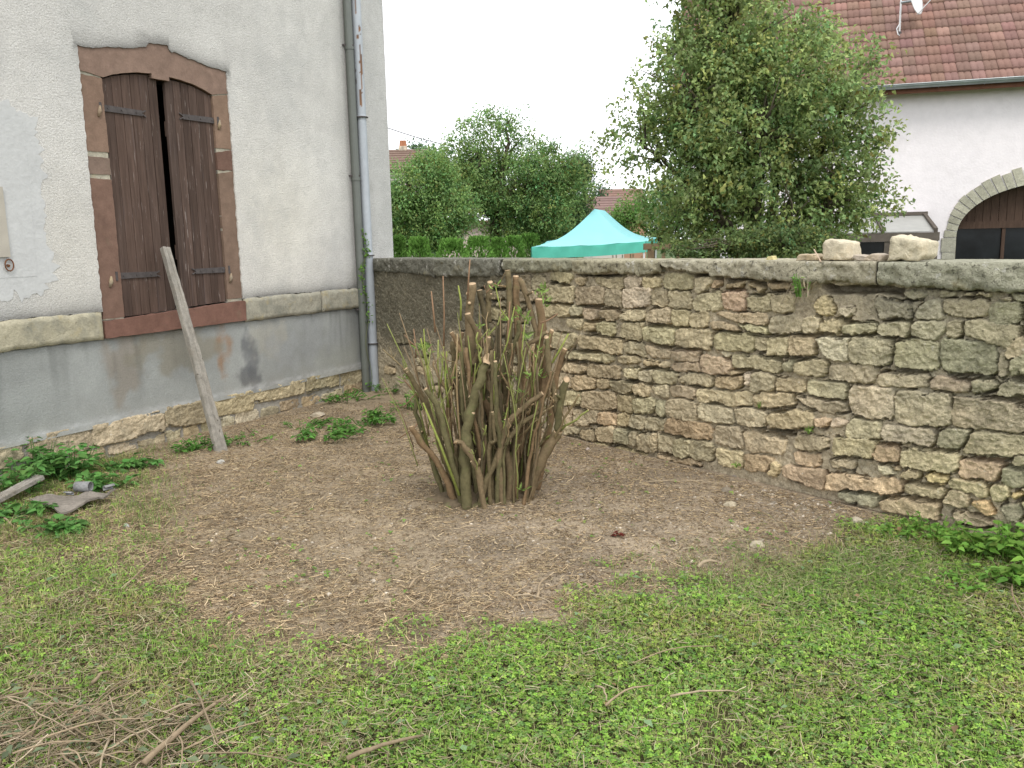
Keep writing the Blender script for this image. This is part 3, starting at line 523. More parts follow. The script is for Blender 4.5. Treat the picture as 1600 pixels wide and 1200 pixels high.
def rubble_wall():
    W = empty('stone_wall', 'long rubble stone garden wall with rough coping slabs on top', 'wall', WAL.w(0, 0, 0), WAL.rot)
    st = []
    for t in STONES.split():
        code = t[-1]; v = [int(q) / 1000 for q in t[:-1].split(',')]
        st.append(([(v[i], v[i + 1]) for i in (0, 2, 4, 6)], code, .020))
    rng = random.Random(11)
    def courses(a, b, prot, codes):
        z = -.08
        while z < 1.3:
            h = rng.uniform(.07, .14); x = a(z) + rng.uniform(-.2, 0)
            while x < b(z):
                w_ = rng.uniform(.12, .36); k = [rng.uniform(-.012, .012) for _ in range(4)]; xe = min(x + w_, b(z))
                if xe - x > .06: st.append(([(x, z + h + k[0]), (xe - .01, z + h + k[1]), (xe - .01, z + .008 + k[2]), (x, z + .008 + k[3])], rng.choice(codes), prot))
                x += w_
            z += h
    courses(lambda z: 1.7 + .5 * (z > .7), lambda z: 3.04 - .08 * (z < .6), .009, 'yyommg')
    st = [q for q in st if q[0][0][0] > 3 or rng.random() < .75]
    for k in range(9): x = rng.uniform(.1, 1.6); z = rng.uniform(-.05, .6); a = rng.uniform(.12, .3); b = rng.uniform(.07, .13); st.append(([(x, z + b), (x + a, z + b), (x + a, z), (x, z)], rng.choice('yyl'), .003))
    courses(lambda z: 6.78, lambda z: 9.2, .02, 'ggdoyl')
    st.sort(key=lambda q: 0)
    def hp(o, s): return [WAL.hit(o[0] + a / 6.316, o[1] + b / 6.316) for a, b in s]
    holes = [hp((1100, 400), [(1150, 270), (1579, 300), (1579, 372), (1200, 372)]), hp((1350, 400), [(-20, 285), (390, 305), (390, 385), (-20, 378)]),
             hp((1100, 560), [(600, 698), (905, 732), (890, 762), (620, 748)]), hp((860, 400), [(250, 172), (700, 178), (430, 212), (330, 205)]),
             hp((860, 400), [(1400, 165), (1600, 190), (1560, 205), (1430, 220)]), hp((1100, 400), [(200, 215), (600, 250), (600, 262), (205, 240)]),
             hp((1350, 400), [(620, 315), (1579, 345), (1579, 362), (1290, 352), (640, 338)])]
    V, F, C = rubble(-.05, 9.2, -.12, 1.40, .0046, st, 77, lambda X, Z: 0 * X, holes=holes, hollow=.485)
    x, z = V[:, 0], V[:, 2]
    # grime on the pointed part near the house; yellow to the foot
    n = fbm(x * 3, z * 3, 44); g = sstep(3.4, 2.1, x + (n - .5) * 1.4) * sstep(.25, .80, z + (n - .5) * .7 - .15 * sstep(1.5, 0, x) * 0)
    C = C * (1 - .85 * g)[:, None] + (g * .85)[:, None] * np.array([.115, .108, .08])
    g2 = sstep(5.6, 6.6, x + (n - .5) * 1.5) * sstep(.3, .8, z + (n - .5) * .6); C = C * (1 - .42 * g2)[:, None] + (g2 * .42)[:, None] * np.array([.24, .24, .185])
    npmesh('masonry', V, F, M['stone'], W, C, True)
    mb = MB(); mb.col = (.2, .17, .12); mb.box(-.3, 9.2, .17, .40, -1.1, 1.405); mb.box(-.3, 9.2, .03, .171, -1.1, -.1); mb.build('back_masonry', M['stone'], W)
    # coping slabs
    cops = [(-.02, 1.365, [(-.02, 1.30), (.4, 1.29), (.9, 1.30), (1.365, 1.262)], .012, (.16, .155, .125), .43), (1.372, 2.448, [(1.37, 1.272), (2.45, 1.287)], .035, (.20, .195, .155), .42),
            (2.455, 3.362, [(2.455, 1.34), (2.9, 1.33), (3.36, 1.345)], .028, (.28, .27, .19), .42),
            (3.37, 4.30, [(3.37, 1.335), (3.49, 1.318), (3.6, 1.325), (3.8, 1.352), (3.95, 1.34), (4.06, 1.322), (4.18, 1.335), (4.30, 1.348)], .045, (.40, .365, .255), .42),
            (4.305, 5.903, [(4.30, 1.40), (4.43, 1.374), (4.65, 1.347), (5.16, 1.322), (5.55, 1.311), (5.62, 1.327), (5.76, 1.318), (5.90, 1.311)], .055, (.41, .375, .275), .44),
            (5.912, 7.42, [(5.91, 1.315), (6.1, 1.30), (6.34, 1.296), (6.65, 1.292), (7.42, 1.30)], .06, (.35, .34, .255), .45), (7.43, 9.2, [(7.43, 1.31), (9.2, 1.30)], .05, (.24, .235, .18), .44)]
    for i, (a, b, bot, prot, col, dep) in enumerate(cops):
        nx = int((b - a) / .012); xs = np.linspace(a, b, nx); zb = np.interp(xs, [q[0] for q in bot], [q[1] for q in bot]) + (fbm(xs * 12, xs * 0, i) - .5) * .030 + .010 * (fbm(xs * 40, xs * 0, i + 4) > .55)
        zt = np.full(nx, 1.437) + (fbm(xs * 3, xs * 0, i + 9) - .5) * .008
        ring = []   # section: bottom back -> bottom front -> front face -> top front -> top back
        nf = 14; V = []
        for t in (1.0, .5, .15): V.append(np.stack([xs, .0 + t * dep + 0 * xs, zb + .006 * t], 1))
        for t in np.linspace(0, 1, nf):
            z = zb + (zt - zb) * t; rd = .012 * ((2 * abs(t - .5)) ** 6)
            y = -prot + rd + (fbm(xs * 9, z * 14, i + 3) - .5) * .045 + (fbm(xs * 38, z * 38, i + 5) - .5) * .020
            V.append(np.stack([xs, y, z], 1))
        for t in (.04, .1, .2, .4, .7, 1.0): V.append(np.stack([xs, t * dep + 0 * xs, zt + (fbm(xs * 12, xs * 0 + t * 9, i) - .5) * .008], 1))
        V = np.array(V); m_ = V.shape[0]
        F = gridfaces(m_, nx); P = V.reshape(-1, 3)
        faces = [tuple(f) for f in F] + [tuple(j * nx for j in range(m_)), tuple(j * nx + nx - 1 for j in reversed(range(m_)))] + [(0, nx - 1, (m_ - 1) * nx + nx - 1, (m_ - 1) * nx)]
        npmesh('coping_slab', P, faces, M['coping'], W, np.tile(col, (len(P), 1)), True)
    return W
stone_house()
rubble_wall()
# ---------------------------------------------------------------- foliage helpers
def rvec(rng, n):
    v = rng.normal(size=(n, 3)); return v / np.linalg.norm(v, axis=1, keepdims=True)
def leafmesh(name, P, A, N, ln, wd, col, m, parent=None, fold=.25):
    """folded diamond leaves: P base points, A leaf direction, N rough normal"""
    A = A / np.linalg.norm(A, axis=1, keepdims=True); Sd = np.cross(A, N); Sd /= np.linalg.norm(Sd, axis=1, keepdims=True) + 1e-9; U = np.cross(Sd, A)
    ln = np.asarray(ln).reshape(-1, 1); wd = np.asarray(wd).reshape(-1, 1)
    v0 = P; v2 = P + A * ln - U * ln * .12; mid = P + A * ln * .45 + U * wd * fold * .3
    v1 = mid + Sd * wd * .5 + U * wd * fold; v3 = mid - Sd * wd * .5 + U * wd * fold
    V = np.stack([v0, v1, v2, v3], 1).reshape(-1, 3); b = np.arange(len(P)) * 4
    F = np.stack([np.stack([b, b + 2, b + 1], 1), np.stack([b, b + 3, b + 2], 1)], 1).reshape(-1, 3)
    return npmesh(name, V, F, m, parent, np.repeat(col, 4, 0))
def crown(rng, blobs, nclump, per, cr, leaf, base, var=.3, droop=.3, shell=.45, sprig=1.0, ntwig=160):
    """blobs: (x,y,z,rx,ry,rz,weight) -> leaf arrays gathered on short sprigs"""
    B = np.array(blobs, float); pv = B[:, 3] * B[:, 4] * B[:, 5] * B[:, 6]; pv = pv ** .8; pv /= pv.sum()
    bi = rng.choice(len(B), nclump, p=pv); d = rvec(rng, nclump); r = rng.uniform(shell ** 3, 1, nclump) ** (1 / 3)
    c = B[bi, :3] + d * B[bi, 3:6] * r[:, None] * (.93 + .25 * rng.random((nclump, 1)))
    ax = d * 1.0 + rvec(rng, nclump) * .7 + np.array([0, 0, .25]); ax /= np.linalg.norm(ax, axis=1, keepdims=True)
    t = rng.uniform(-.5, .5, (nclump, per)); L = cr * sprig * rng.uniform(.5, 1.5, (nclump, 1))
    P = c[:, None] + ax[:, None] * (t * L * 2)[..., None] + rng.normal(size=(nclump, per, 3)) * cr * .38
    P[..., 2] -= droop * cr * t ** 2 * 2
    P = P.reshape(-1, 3); n = len(P)
    A = np.repeat(ax, per, 0) * .35 + rvec(rng, n) + np.array([0, 0, -.35]); N = rvec(rng, n) * .8 + np.array([0, 0, .9])
    ln = leaf * rng.uniform(.6, 1.25, n); cv = np.repeat(rng.uniform(1 - var, 1 + var, nclump), per) * rng.uniform(.75, 1.25, n)
    C = np.array(base) * cv[:, None]; hue = np.repeat(rng.normal(0, .12, nclump), per)[:, None]; C = C * (1 + hue * np.array([1, .1, -.4]))
    C = np.clip(C, .004, 1)
    k = rng.random(n) < .03; C[k] = np.array([.22, .20, .05]) * rng.uniform(.6, 1.2, (k.sum(), 1))
    return P, A, N, ln, C, c
def lumpy(blobs, seed, k=6, a=.33, b=.55):
    rng = np.random.default_rng(seed + 500); out = []
    for q in blobs:
        x, y, z, rx, ry, rz, w_ = q; out.append((x, y, z, rx * .84, ry * .84, rz * .84, w_ * .8))
        for i in range(k):
            d = rvec(rng, 1)[0]; s = rng.uniform(a, b); out.append((x + d[0] * rx * .8, y + d[1] * ry * .8, z + d[2] * rz * .8, rx * s, ry * s, rz * s, w_ * .55))
    return out
def tree(name, label, cat, foot, blobs, nclump, per, cr, leaf, base, limbs, seed, trunk_r=.12, group=None, lw=.55, bark=(.09, .075, .055), **kw):
    rng = np.random.default_rng(seed); T = empty(name, label, cat, foot, 0, group); foot = np.array(foot, float)
    P, A, N, ln, C, cl = crown(rng, lumpy(blobs, seed), nclump, per, cr, leaf, base, **kw)
    leafmesh('foliage', P - foot, A, N, ln, ln * lw, C, M['leaf'], T)
    r = random.Random(seed); mb = MB(); mb.col = bark; fork = np.array(limbs[0], float)
    pts = [foot - foot, (fork - foot) * .5 + np.array([r.uniform(-.05, .05), 0, 0]), fork - foot]
    mb.tube(pts, [trunk_r * 1.25, trunk_r, trunk_r * .9], 9, jit=.1, rng=r); mb.build('trunk', M['bark'], T, smooth=True)
    mb = MB(); mb.col = bark
    for e in limbs[1:]:
        e = np.array(e, float); a = fork - foot; b = e - foot; k = 6; pp = []
        for i in range(k + 1):
            t = i / k; p = a + (b - a) * t + np.array([r.uniform(-.06, .06), r.uniform(-.06, .06), .12 * math.sin(t * math.pi)]) * np.linalg.norm(b - a) * .6 * (0 < i < k); pp.append(p)
        mb.tube(pp, [trunk_r * .62 * (1 - .85 * i / k) for i in range(k + 1)], 7, jit=.1, rng=r)
    # twigs reaching random clumps
    E = np.array([np.array(l, float) for l in limbs]); idx = rng.choice(len(cl), min(len(cl), kw.get('ntwig', 160)), replace=False)
    for i in idx:
        q = cl[i]; j = np.argmin(((E - q) ** 2).sum(1)); a = E[j] + (fork - E[j]) * r.uniform(0, .35); L = np.linalg.norm(q - a)
        m_ = (a + q) / 2 + np.array([r.uniform(-.1, .1), r.uniform(-.1, .1), r.uniform(0, .12)]) * L
        mb.tube([a - foot, m_ - foot, q - foot], [.016 + .008 * L, .010 + .003 * L, .004], 5)
    mb.build('limbs', M['bark'], T, smooth=True)
    return T
def blob(px, py, rx, ry, Y, dep=.8, wgt=1.0):
    c = at(px, py, Y); s = Y / FPX * 1.0
    return (c[0], c[1], c[2], rx * s, (rx + ry) / 2 * s * dep, ry * s, wgt)
G0 = -.9
def big_tree():
    Y = 12.0
    bl = [blob(1150, 60, 95, 110, Y), blob(1180, 190, 165, 120, Y, .9, 1.3), blob(1110, 200, 110, 100, Y), blob(1190, 300, 170, 95, Y, .9, 1.2), blob(1290, 230, 105, 105, Y), blob(1315, 310, 75, 60, Y, .8, .8),
          blob(1235, 90, 75, 80, Y), blob(1130, -60, 90, 80, Y), blob(1060, 150, 70, 85, Y, .8, .7), blob(1020, 215, 70, 50, Y, .8, .5), blob(975, 240, 50, 40, Y, .7, .4), blob(1310, 110, 40, 45, Y, .7, .5), blob(1360, 215, 45, 35, Y, .7, .4),
          blob(1250, 370, 80, 40, Y, .8, .8), blob(1120, 330, 55, 70, Y, .8, .5), blob(1000, 130, 45, 22, Y, .6, .22), blob(950, 148, 38, 9, Y, .5, .35), blob(950, 212, 38, 12, Y, .5, .3), blob(950, 260, 30, 20, Y, .5, .3), blob(1345, 350, 35, 30, Y, .7, .5), blob(1040, 60, 35, 40, Y, .6, .25), blob(1000, 280, 40, 30, Y, .6, .4), blob(1385, 260, 28, 18, Y, .5, .25), blob(1390, 330, 22, 14, Y, .5, .2)]
    f = at(1185, 400, Y); foot = (f[0], Y, G0)
    limbs = [(f[0], Y, 1.2)] + [tuple(at(x, y, Y + d)) for x, y, d in ((1150, 40, 0), (1240, 90, .3), (1080, 160, -.2), (1300, 200, .2), (1330, 300, -.3), (1060, 290, .3), (1190, 180, -.6), (1190, 180, .7), (1270, 330, .5), (1000, 225, 0), (1130, -60, 0), (1110, 330, -.5), (1250, 360, -.6))]
    tree('pear_tree', 'big dense olive green pear tree in front of the barn wall, reaching above the photo', 'tree', foot, bl, 3900, 15, .125, .070, (.30, .39, .145), limbs, 3, .13, var=.38, lw=.62, shell=.35, ntwig=230)
def mid_trees():
    tree('apple_tree', 'tall loose apple tree with an open top and visible limbs, behind the hedge', 'tree', (*at(765, 400, 24)[:2], G0),
         [blob(770, 215, 62, 38, 24, .8, .55), blob(800, 190, 40, 22, 24, .6, .35), blob(730, 215, 30, 28, 24, .7, .4), blob(865, 230, 28, 22, 24, .7, .35), blob(795, 290, 95, 55, 24, 1, 1.2), blob(720, 300, 60, 60, 24), blob(850, 320, 65, 55, 24, .9, 1.1), blob(700, 250, 35, 30, 24, .6, .5), blob(800, 345, 60, 35, 24), blob(895, 265, 30, 35, 24, .8, .5), blob(850, 262, 45, 35, 24, .8, .7), blob(830, 235, 35, 28, 24, .8, .5)],
         3600, 13, .17, .085, (.225, .345, .115), [tuple(at(775, 340, 24)), tuple(at(740, 230, 24)), tuple(at(800, 230, 24)), tuple(at(860, 260, 24)), tuple(at(830, 310, 23.5)), tuple(at(715, 300, 24)), tuple(at(800, 180, 24)), tuple(at(870, 225, 24))], 21, .16, var=.3)
    tree('plum_tree', 'light green bushy tree touching the house corner behind the hedge', 'tree', (*at(655, 400, 21)[:2], G0),
         [blob(650, 300, 60, 55, 21), blob(625, 340, 45, 45, 21), blob(690, 335, 50, 50, 21), blob(670, 270, 30, 30, 21, .8, .7), blob(645, 375, 50, 25, 21)], 2200, 13, .16, .08, (.235, .375, .125),
         [tuple(at(655, 345, 21)), tuple(at(640, 290, 21)), tuple(at(680, 270, 21)), tuple(at(620, 330, 21)), tuple(at(700, 330, 21))], 22, .10, var=.25)
    tree('walnut_tree', 'dark green tree just left of the turquoise canopy peak', 'tree', (*at(890, 400, 27)[:2], G0),
         [blob(895, 300, 38, 55, 27), blob(880, 345, 48, 40, 27), blob(905, 260, 25, 25, 27, .8, .7), blob(840, 365, 60, 22, 27)], 1500, 13, .18, .09, (.12, .20, .08),
         [tuple(at(892, 350, 27)), tuple(at(900, 280, 27)), tuple(at(870, 320, 27)), tuple(at(915, 300, 27))], 23, .13, var=.25)
    tree('laurel_bush', 'fresh green bush between the canopy and the big pear tree', 'bush', (*at(1020, 400, 26)[:2], G0),
         [blob(1010, 345, 55, 40, 26), blob(1050, 330, 45, 45, 26), blob(975, 350, 25, 26, 26, .8, .7), blob(1070, 370, 50, 28, 26), blob(1000, 300, 26, 16, 26, .6, .2)], 1100, 13, .14, .075, (.26, .45, .12),
         [tuple(at(1020, 370, 26)), tuple(at(1010, 330, 26)), tuple(at(1050, 320, 26)), tuple(at(980, 340, 26))], 24, .07, var=.25)
    tree('hazel_bush', 'low dark bush under the pear tree, right behind the coping', 'bush', (*at(1220, 410, 10)[:2], G0),
         [blob(1215, 378, 60, 22, 10, .8), blob(1150, 385, 50, 20, 10), blob(1090, 392, 40, 14, 10, .8, .7), blob(1290, 385, 45, 20, 10), blob(1220, 395, 90, 12, 10)], 900, 13, .09, .05, (.16, .22, .075),
         [tuple(at(1210, 400, 10)), tuple(at(1150, 385, 10)), tuple(at(1260, 385, 10))], 25, .04, var=.35)
    tree('distant_tree', 'small distant tree top beside the brick chimney', 'tree', (*at(668, 400, 48)[:2], G0),
         [blob(665, 243, 34, 16, 48), blob(650, 236, 12, 10, 48), blob(690, 250, 22, 14, 48), blob(668, 290, 50, 45, 48)], 500, 10, .4, .2, (.10,.18,.08), [tuple(at(668, 290, 48)), tuple(at(668, 250, 48))], 26, .2)
    tree('distant_tree', 'small distant rounded tree in the gap above the canopy peak', 'tree', (*at(937, 400, 60)[:2], G0),
         [blob(937, 300, 14, 15, 60), blob(925, 320, 24, 22, 60), blob(905, 345, 60, 35, 60)], 400, 10, .4, .2, (.07, .14, .06), [tuple(at(937, 320, 60)), tuple(at(937, 300, 60))], 27, .2)
def hedge():
    rng = np.random.default_rng(5)
    xs = [(622, 391, 13, .8, 17), (655, 392, 21, 1, 17.8), (706, 394, 28, 1.0, 18.6), (748, 390, 24, 1.05, 19.6), (779, 392, 15, 1, 20.4), (803, 389, 17, 1, 21.3), (829, 385, 18, .95, 23)]
    names = ['leftmost and smallest thuja of the clipped hedge, by the house corner', 'second thuja from the house in the hedge, low and yellowish', 'widest thuja of the hedge, with a flat top', 'thuja in the middle of the hedge, above the dark coping slab', 'narrow thuja of the hedge right of the middle one', 'thuja of the hedge two plants left of the canopy', 'thuja of the hedge touching the left corner of the canopy']
    for i, (x, y, hw, k, Y) in enumerate(xs):
        c = at(x, y, Y); rx = hw * Y / FPX * 1.28; top = at(x, y - 14, Y)[2]; n = 5200
        T = empty('thuja_shrub', names[i], 'hedge shrub', (c[0], Y, G0), 0, 'thuja shrubs of the hedge')
        u = rvec(rng, n); zz = rng.uniform(G0, top, n); hgt = top - G0; t = (zz - G0) / hgt; rad = rx * (1 - np.maximum(0, t - .76) / .24 * .9) ** .5 * (.8 + .25 * fbm(zz * 6, np.arctan2(u[:, 1], u[:, 0]) * 2 + i * 9, 3))
        an = rng.uniform(0, 6.283, n); q = rng.uniform(.75, 1.03, n); P = np.stack([np.cos(an) * rad * q, np.sin(an) * rad * q, zz - G0], 1)
        tp = rng.random(n) < .2; P[tp, 2] = hgt + rng.uniform(-.14, .05, tp.sum()); P[tp, :2] *= rng.uniform(0, .6, (tp.sum(), 1))
        A = np.stack([np.cos(an) * .5, np.sin(an) * .5, np.ones(n)], 1) + rvec(rng, n) * .5; N = rvec(rng, n)
        C = np.array([.18, .35, .075]) * k * rng.uniform(.55, 1.35, (n, 1)); ln = rng.uniform(.05, .11, n)
        leafmesh('foliage', P, A, N, ln, ln * .4, C, M['leafm'], T)
        mb = MB(); mb.col = (.1, .07, .05); mb.tube([(0, 0, 0), (0, 0, hgt * .9)], [.05, .02], 7); mb.build('stem', M['bark'], T)

# ---------------------------------------------------------------- barn
def barn():
    B = empty('barn', 'white rendered barn with red tiled roof and round arched gateway', 'barn', BRN.w(0, 0, 0), BRN.rot)
    sL = BRN.hit(1076, 300)[0]; sR = 7.5
    ze = BRN.hit(1350, 150)[1] + .05
    al = BRN.hit(1472, 380)[0]; il = BRN.hit(1493, 380)[0]; th = il - al; cx = al + 2.35; zs = BRN.hit(1472, 372)[1]
    otop = BRN.hit(1600, 258)[1]; itop = BRN.hit(1600, 286)[1]; RXo = cx - al; RXi = cx - il; RZo = otop - zs + .03; RZi = itop - zs + .03
    def ell(rx, rz, n=28, up=True): return [(cx - rx * math.cos(a), zs + rz * math.sin(a) ** .92) for a in np.linspace(0, math.pi, n)]
    hole = [(cx - RXi, -1.2)] + ell(RXi, RZi) + [(cx + RXi, -1.2)]
    mb = MB(); outer = [(sL, -1.3), (cx - RXi, -1.3)] + hole + [(cx + RXi, -1.3), (sR, -1.3), (sR, ze + .3), (sL, ze + .3)]
    outer = [(sL, -1.3)] + [(cx - RXi, -1.3)] + ell(RXi, RZi) + [(cx + RXi, -1.3), (sR, -1.3), (sR, ze + .3), (sL, ze + .3)]
    slab(mb, outer, [], 0, .45)
    mb.box(sL, sL + .4, .45, 8, -1.3, ze + .3); mb.box(sR - .4, sR, .45, 8, -1.3, ze + .3); mb.box(sL, sR, 8, 8.4, -1.3, ze + .3)
    mb.build('wall', M['white'], B)
    th_ = math.radians(43); ct, st_ = math.cos(th_), math.sin(th_); ridge = 4.2
    mb = MB()
    for x0 in (sL, sR - .4):
        vs = [(x0 + dx, y, z) for dx in (0, .4) for y, z in ((.0, ze + .301), (8.4, ze + .301), (ridge, ze + .3 + (ridge + .2) * st_ / ct))]
        mb = MB(); mb.add(vs, [(0, 1, 2), (5, 4, 3), (0, 3, 4, 1), (1, 4, 5, 2), (2, 5, 3, 0)]); mb.build('gable', M['white'], B)
    # arch of dressed blocks, standing proud
    mb = MB(); rng = random.Random(3); n = 31
    def ep(a, rx, rz): return (cx - rx * math.cos(a), zs + rz * math.sin(a) ** .92)
    for i in range(n):
        a0, a1 = math.pi * i / n + .008, math.pi * (i + 1) / n - .008; k = rng.uniform(.8, 1.12); mb.col = tuple(np.array([.40, .385, .30]) * k)
        pr = .03 + rng.uniform(0, .012); o = rng.uniform(-.06, .03)
        q = [ep(a0, RXi, RZi), ep((a0 + a1) / 2, RXi, RZi), ep(a1, RXi, RZi), ep(a1, RXo + o, RZo + o), ep((a0 + a1) / 2, RXo + o, RZo + o), ep(a0, RXo + o, RZo + o)]
        slab(mb, q, [], -pr, .2 if False else .30)
    for sgn in (-1, 1):
        z = zs
        while z > -1.2:
            h = rng.uniform(.22, .34); k = rng.uniform(.85, 1.1); mb.col = tuple(np.array([.40, .385, .31]) * k); o = rng.uniform(-.03, .02)
            xa, xb = sorted([cx + sgn * RXi, cx + sgn * (RXo + o)]); mb.box(xa, xb, -.03 - rng.uniform(0, .01), .3, z - h + .008, z - .004); z -= h
    mb.build('arch_surround', M['arch'], B)
    # gate: boarded head, glazed lower half
    zt = BRN.hit(1530, 357)[1]; zb = -1.2
    G = empty('gate'); G.parent = B
    mb = MB(); m_ = 26
    for i in range(m_):
        xa = cx - RXi - .05 + (2 * RXi + .1) * i / m_; xb = xa + (2 * RXi + .1) / m_ - .008; mb.box(xa, xb, .34 + rng.uniform(0, .008), .38, zt + .12, zs + RZi + .05)
    mb.build('board_panel', M['brown'], G)
    mb = MB(); mb.box(cx - RXi - .03, cx + RXi + .03, .31, .36, zt, zt + .16); mb.build('transom', M['brown'], G)
    mb = MB(); mb.box(cx - RXi - .03, cx + RXi + .03, .39, .40, zb, zt + .02); mb.build('glass', M['glass'], G)
    for i in range(5):
        x = cx - RXi + .04 + 2 * (RXi - .05) * i / 4; mb = MB(); mb.box(x - .035, x + .035, .33, .388, zb, zt - .002); mb.build('mullion', M['brown'], G)
    # roof
    ov = .42; R = empty('roof'); R.parent = B
    z0 = ze + .02 - .0; y0 = -ov
    g, tw = .36, .27; x0 = BRN.hit(1063, 60, 2.0)[0]; xR = 8.0; nr = int((ridge + ov) / ct / g) + 1; ncol = int((xR - x0) / tw)
    prof = np.array([[0, .0], [.03, .022], [.10, .022], [.13, .0], [.165, .022], [.235, .022], [.268, .0]]); k = len(prof)
    ii, jj = np.meshgrid(np.arange(ncol), np.arange(nr), indexing='ij'); ii = ii.ravel(); jj = jj.ravel(); r2 = np.random.default_rng(8)
    jit = r2.normal(0, .003, len(ii)); u0 = x0 + ii * tw + (jj % 2) * 0
    V = []
    for (v, nn) in ((-.015, .0), (-.015, .050), (g + .03, .012)):
        for p in prof:
            u = u0 + p[0]; vv = jj * g + v + jit; n_ = nn + p[1] + jit * 1.2
            V.append(np.stack([u, y0 + vv * ct - n_ * st_, z0 + vv * st_ + n_ * ct + .03], 1))
    V = np.stack(V, 1); b = (np.arange(len(ii)) * 3 * k)[:, None]; F = []
    for a in range(2):
        for q in range(k - 1): F.append(b + np.array([[a * k + q, a * k + q + 1, (a + 1) * k + q + 1, (a + 1) * k + q]]))
    F = np.concatenate(F, 0)
    C = np.array([.235, .145, .118]) * r2.uniform(.88, 1.12, (len(ii), 1)) * (1 + r2.normal(0, .03, (len(ii), 3)))
    C[r2.random(len(ii)) < .06] *= 1.25
    npmesh('tiles', V.reshape(-1, 3), F, M['tile'], R, np.repeat(C, 3 * k, 0))
    mb = MB(); mb.col = (.12, .08, .06)
    Lr = (ridge + ov) / ct
    mb.add([(x0 + .02, y0 + .06, z0), (xR, y0 + .06, z0), (xR, y0 + Lr * ct, z0 + Lr * st_ - .05), (x0 + .02, y0 + Lr * ct, z0 + Lr * st_ - .05), (xR, 8.8, z0), (x0 + .02, 8.8, z0)],
           [(0, 1, 2, 3), (3, 2, 4, 5), (0, 5, 4, 1), (0, 3, 5), (1, 4, 2)]); mb.build('roof_deck', M['tile'], R)
    mb = MB(); mb.box(x0 + .02, xR, y0 + .03, y0 + .06, z0 - .13, z0 + .06); mb.build('fascia', M['fascia'], R)
    mb = MB(); mb.box(x0 + .05, xR - .05, y0 + .0601, .0, z0 - .05, z0 - .02); mb.build('soffit', M['fascia'], R)
    mb = MB(); r = .085; seg = 9
    ring = [(r * math.cos(a), r * math.sin(a)) for a in np.linspace(math.pi, 2 * math.pi, seg)]
    for (xa, xb) in ((x0 - .02, xR),):
        vs = [(x, y0 - .065 + p[0], z0 + .045 + p[1]) for x in (xa, xb) for p in ring] + [(x, y0 - .065 + p[0] * .93, z0 + .045 + p[1] * .93) for x in (xa, xb) for p in ring]
        fs = [(i, i + 1, seg + i + 1, seg + i) for i in range(seg - 1)] + [(2 * seg + i, 3 * seg + i, 3 * seg + i + 1, 2 * seg + i + 1) for i in range(seg - 1)]
        fs += [(0, seg, 3 * seg, 2 * seg), (seg - 1, 3 * seg - 1, 4 * seg - 1, 2 * seg - 1)]
        mb.add(vs, fs); mb.tube([(xa, y0 - .065 - r, z0 + .05), (xb, y0 - .065 - r, z0 + .05)], .011, 6)
    mb.build('gutter', M['zinc'], R)
    x = x0 + .4
    while x < xR:
        mb = MB(); mb.tube([(x, y0 - .065 + (r + .006) * math.cos(a), z0 + .045 + (r + .006) * math.sin(a)) for a in np.linspace(math.pi, 2 * math.pi, 8)], .007, 5); mb.build('gutter_hook', M['zinc'], R); x += .9
    # antenna, seen edge on
    p = BRN.hit(1405, 54, 1.5); s = p[0]; vv = 0
    for _ in range(20):   # where that ray meets the roof plane
        y = y0 + vv * ct; a = BRN.hit(1405, 54, y); vv += ((a[1] - z0 - .05) - vv * st_) * .8; s = a[0]
    base = np.array([s, y0 + vv * ct - .03 * st_, z0 + vv * st_ + .05])
    wb = BRN.w(*base); D = empty('satellite_dish', 'white satellite dish on a thin mast standing on the tiled roof', 'satellite dish', wb, BRN.rot)
    mb = MB(); mb.tube([(0, 0, -.05), (0, -.01, .30), (0, -.01, 1.75)], [.022, .022, .02], 8); mb.build('mast', M['alu'], D)
    mb = MB(); mb.tube([(.02, 0, .28), (-.07, -.05, .12), (-.04, -.09, -.02), (.05, -.06, -.07)], .012, 6); mb.build('cable', M['alu'], D)
    mb = MB(); mb.tube([(0, 0, -.06), (0, 0, .06)], [.07, .04], 10); mb.build('roof_collar', M['iron'], D)
    mb = MB(); N = Vector((.84, -.52, .2)).normalized(); U = Vector((0, 0, 1)); Sx = N.cross(U).normalized(); U = Sx.cross(N).normalized(); c0 = Vector((.27, -.08, .70))
    nr_, na = 6, 24; vs = []
    for q in (0, 1):
        for i in range(nr_ + 1):
            rr = .34 * i / nr_
            for a in range(na):
                an = 2 * math.pi * a / na; vs.append(c0 + Sx * (rr * .92 * math.cos(an)) + U * (rr * math.sin(an)) + N * (.55 * rr * rr - .012 * q))
    fs = []; o2 = (nr_ + 1) * na
    for i in range(nr_):
        for a in range(na):
            b0, b1 = i * na + a, i * na + (a + 1) % na; fs.append((b0, b1, b1 + na, b0 + na)); fs.append((o2 + b0, o2 + b0 + na, o2 + b1 + na, o2 + b1))
    for a in range(na): b0, b1 = nr_ * na + a, nr_ * na + (a + 1) % na; fs.append((b0, b1, o2 + b1, o2 + b0))
    mb.add(vs, fs); mb.build('dish', M['alu'], D, smooth=True)
    mb = MB(); mb.tube([(0, -.01, .70), c0 - N * .01], .03, 8); mb.build('dish_bracket', M['zinc'], D)
    e = c0 + N * .45 - U * .08; mb = MB(); mb.tube([c0 - U * .33 + N * .02, e], .013, 6); mb.build('feed_arm', M['alu'], D)
    mb = MB(); mb.tube([e, e - N * .07 + U * .05], [.03, .035], 10); mb.tube([e, e + U * -.02 + N * .05], [.02, .02], 8); mb.build('feed_horn', M['iron'], D)
    # glazed lean-to porch
    P = empty('glass_porch', 'small lean-to porch with glazed sloping roof and dark timber, against the barn', 'porch', BRN.w(0, 0, 0), BRN.rot)
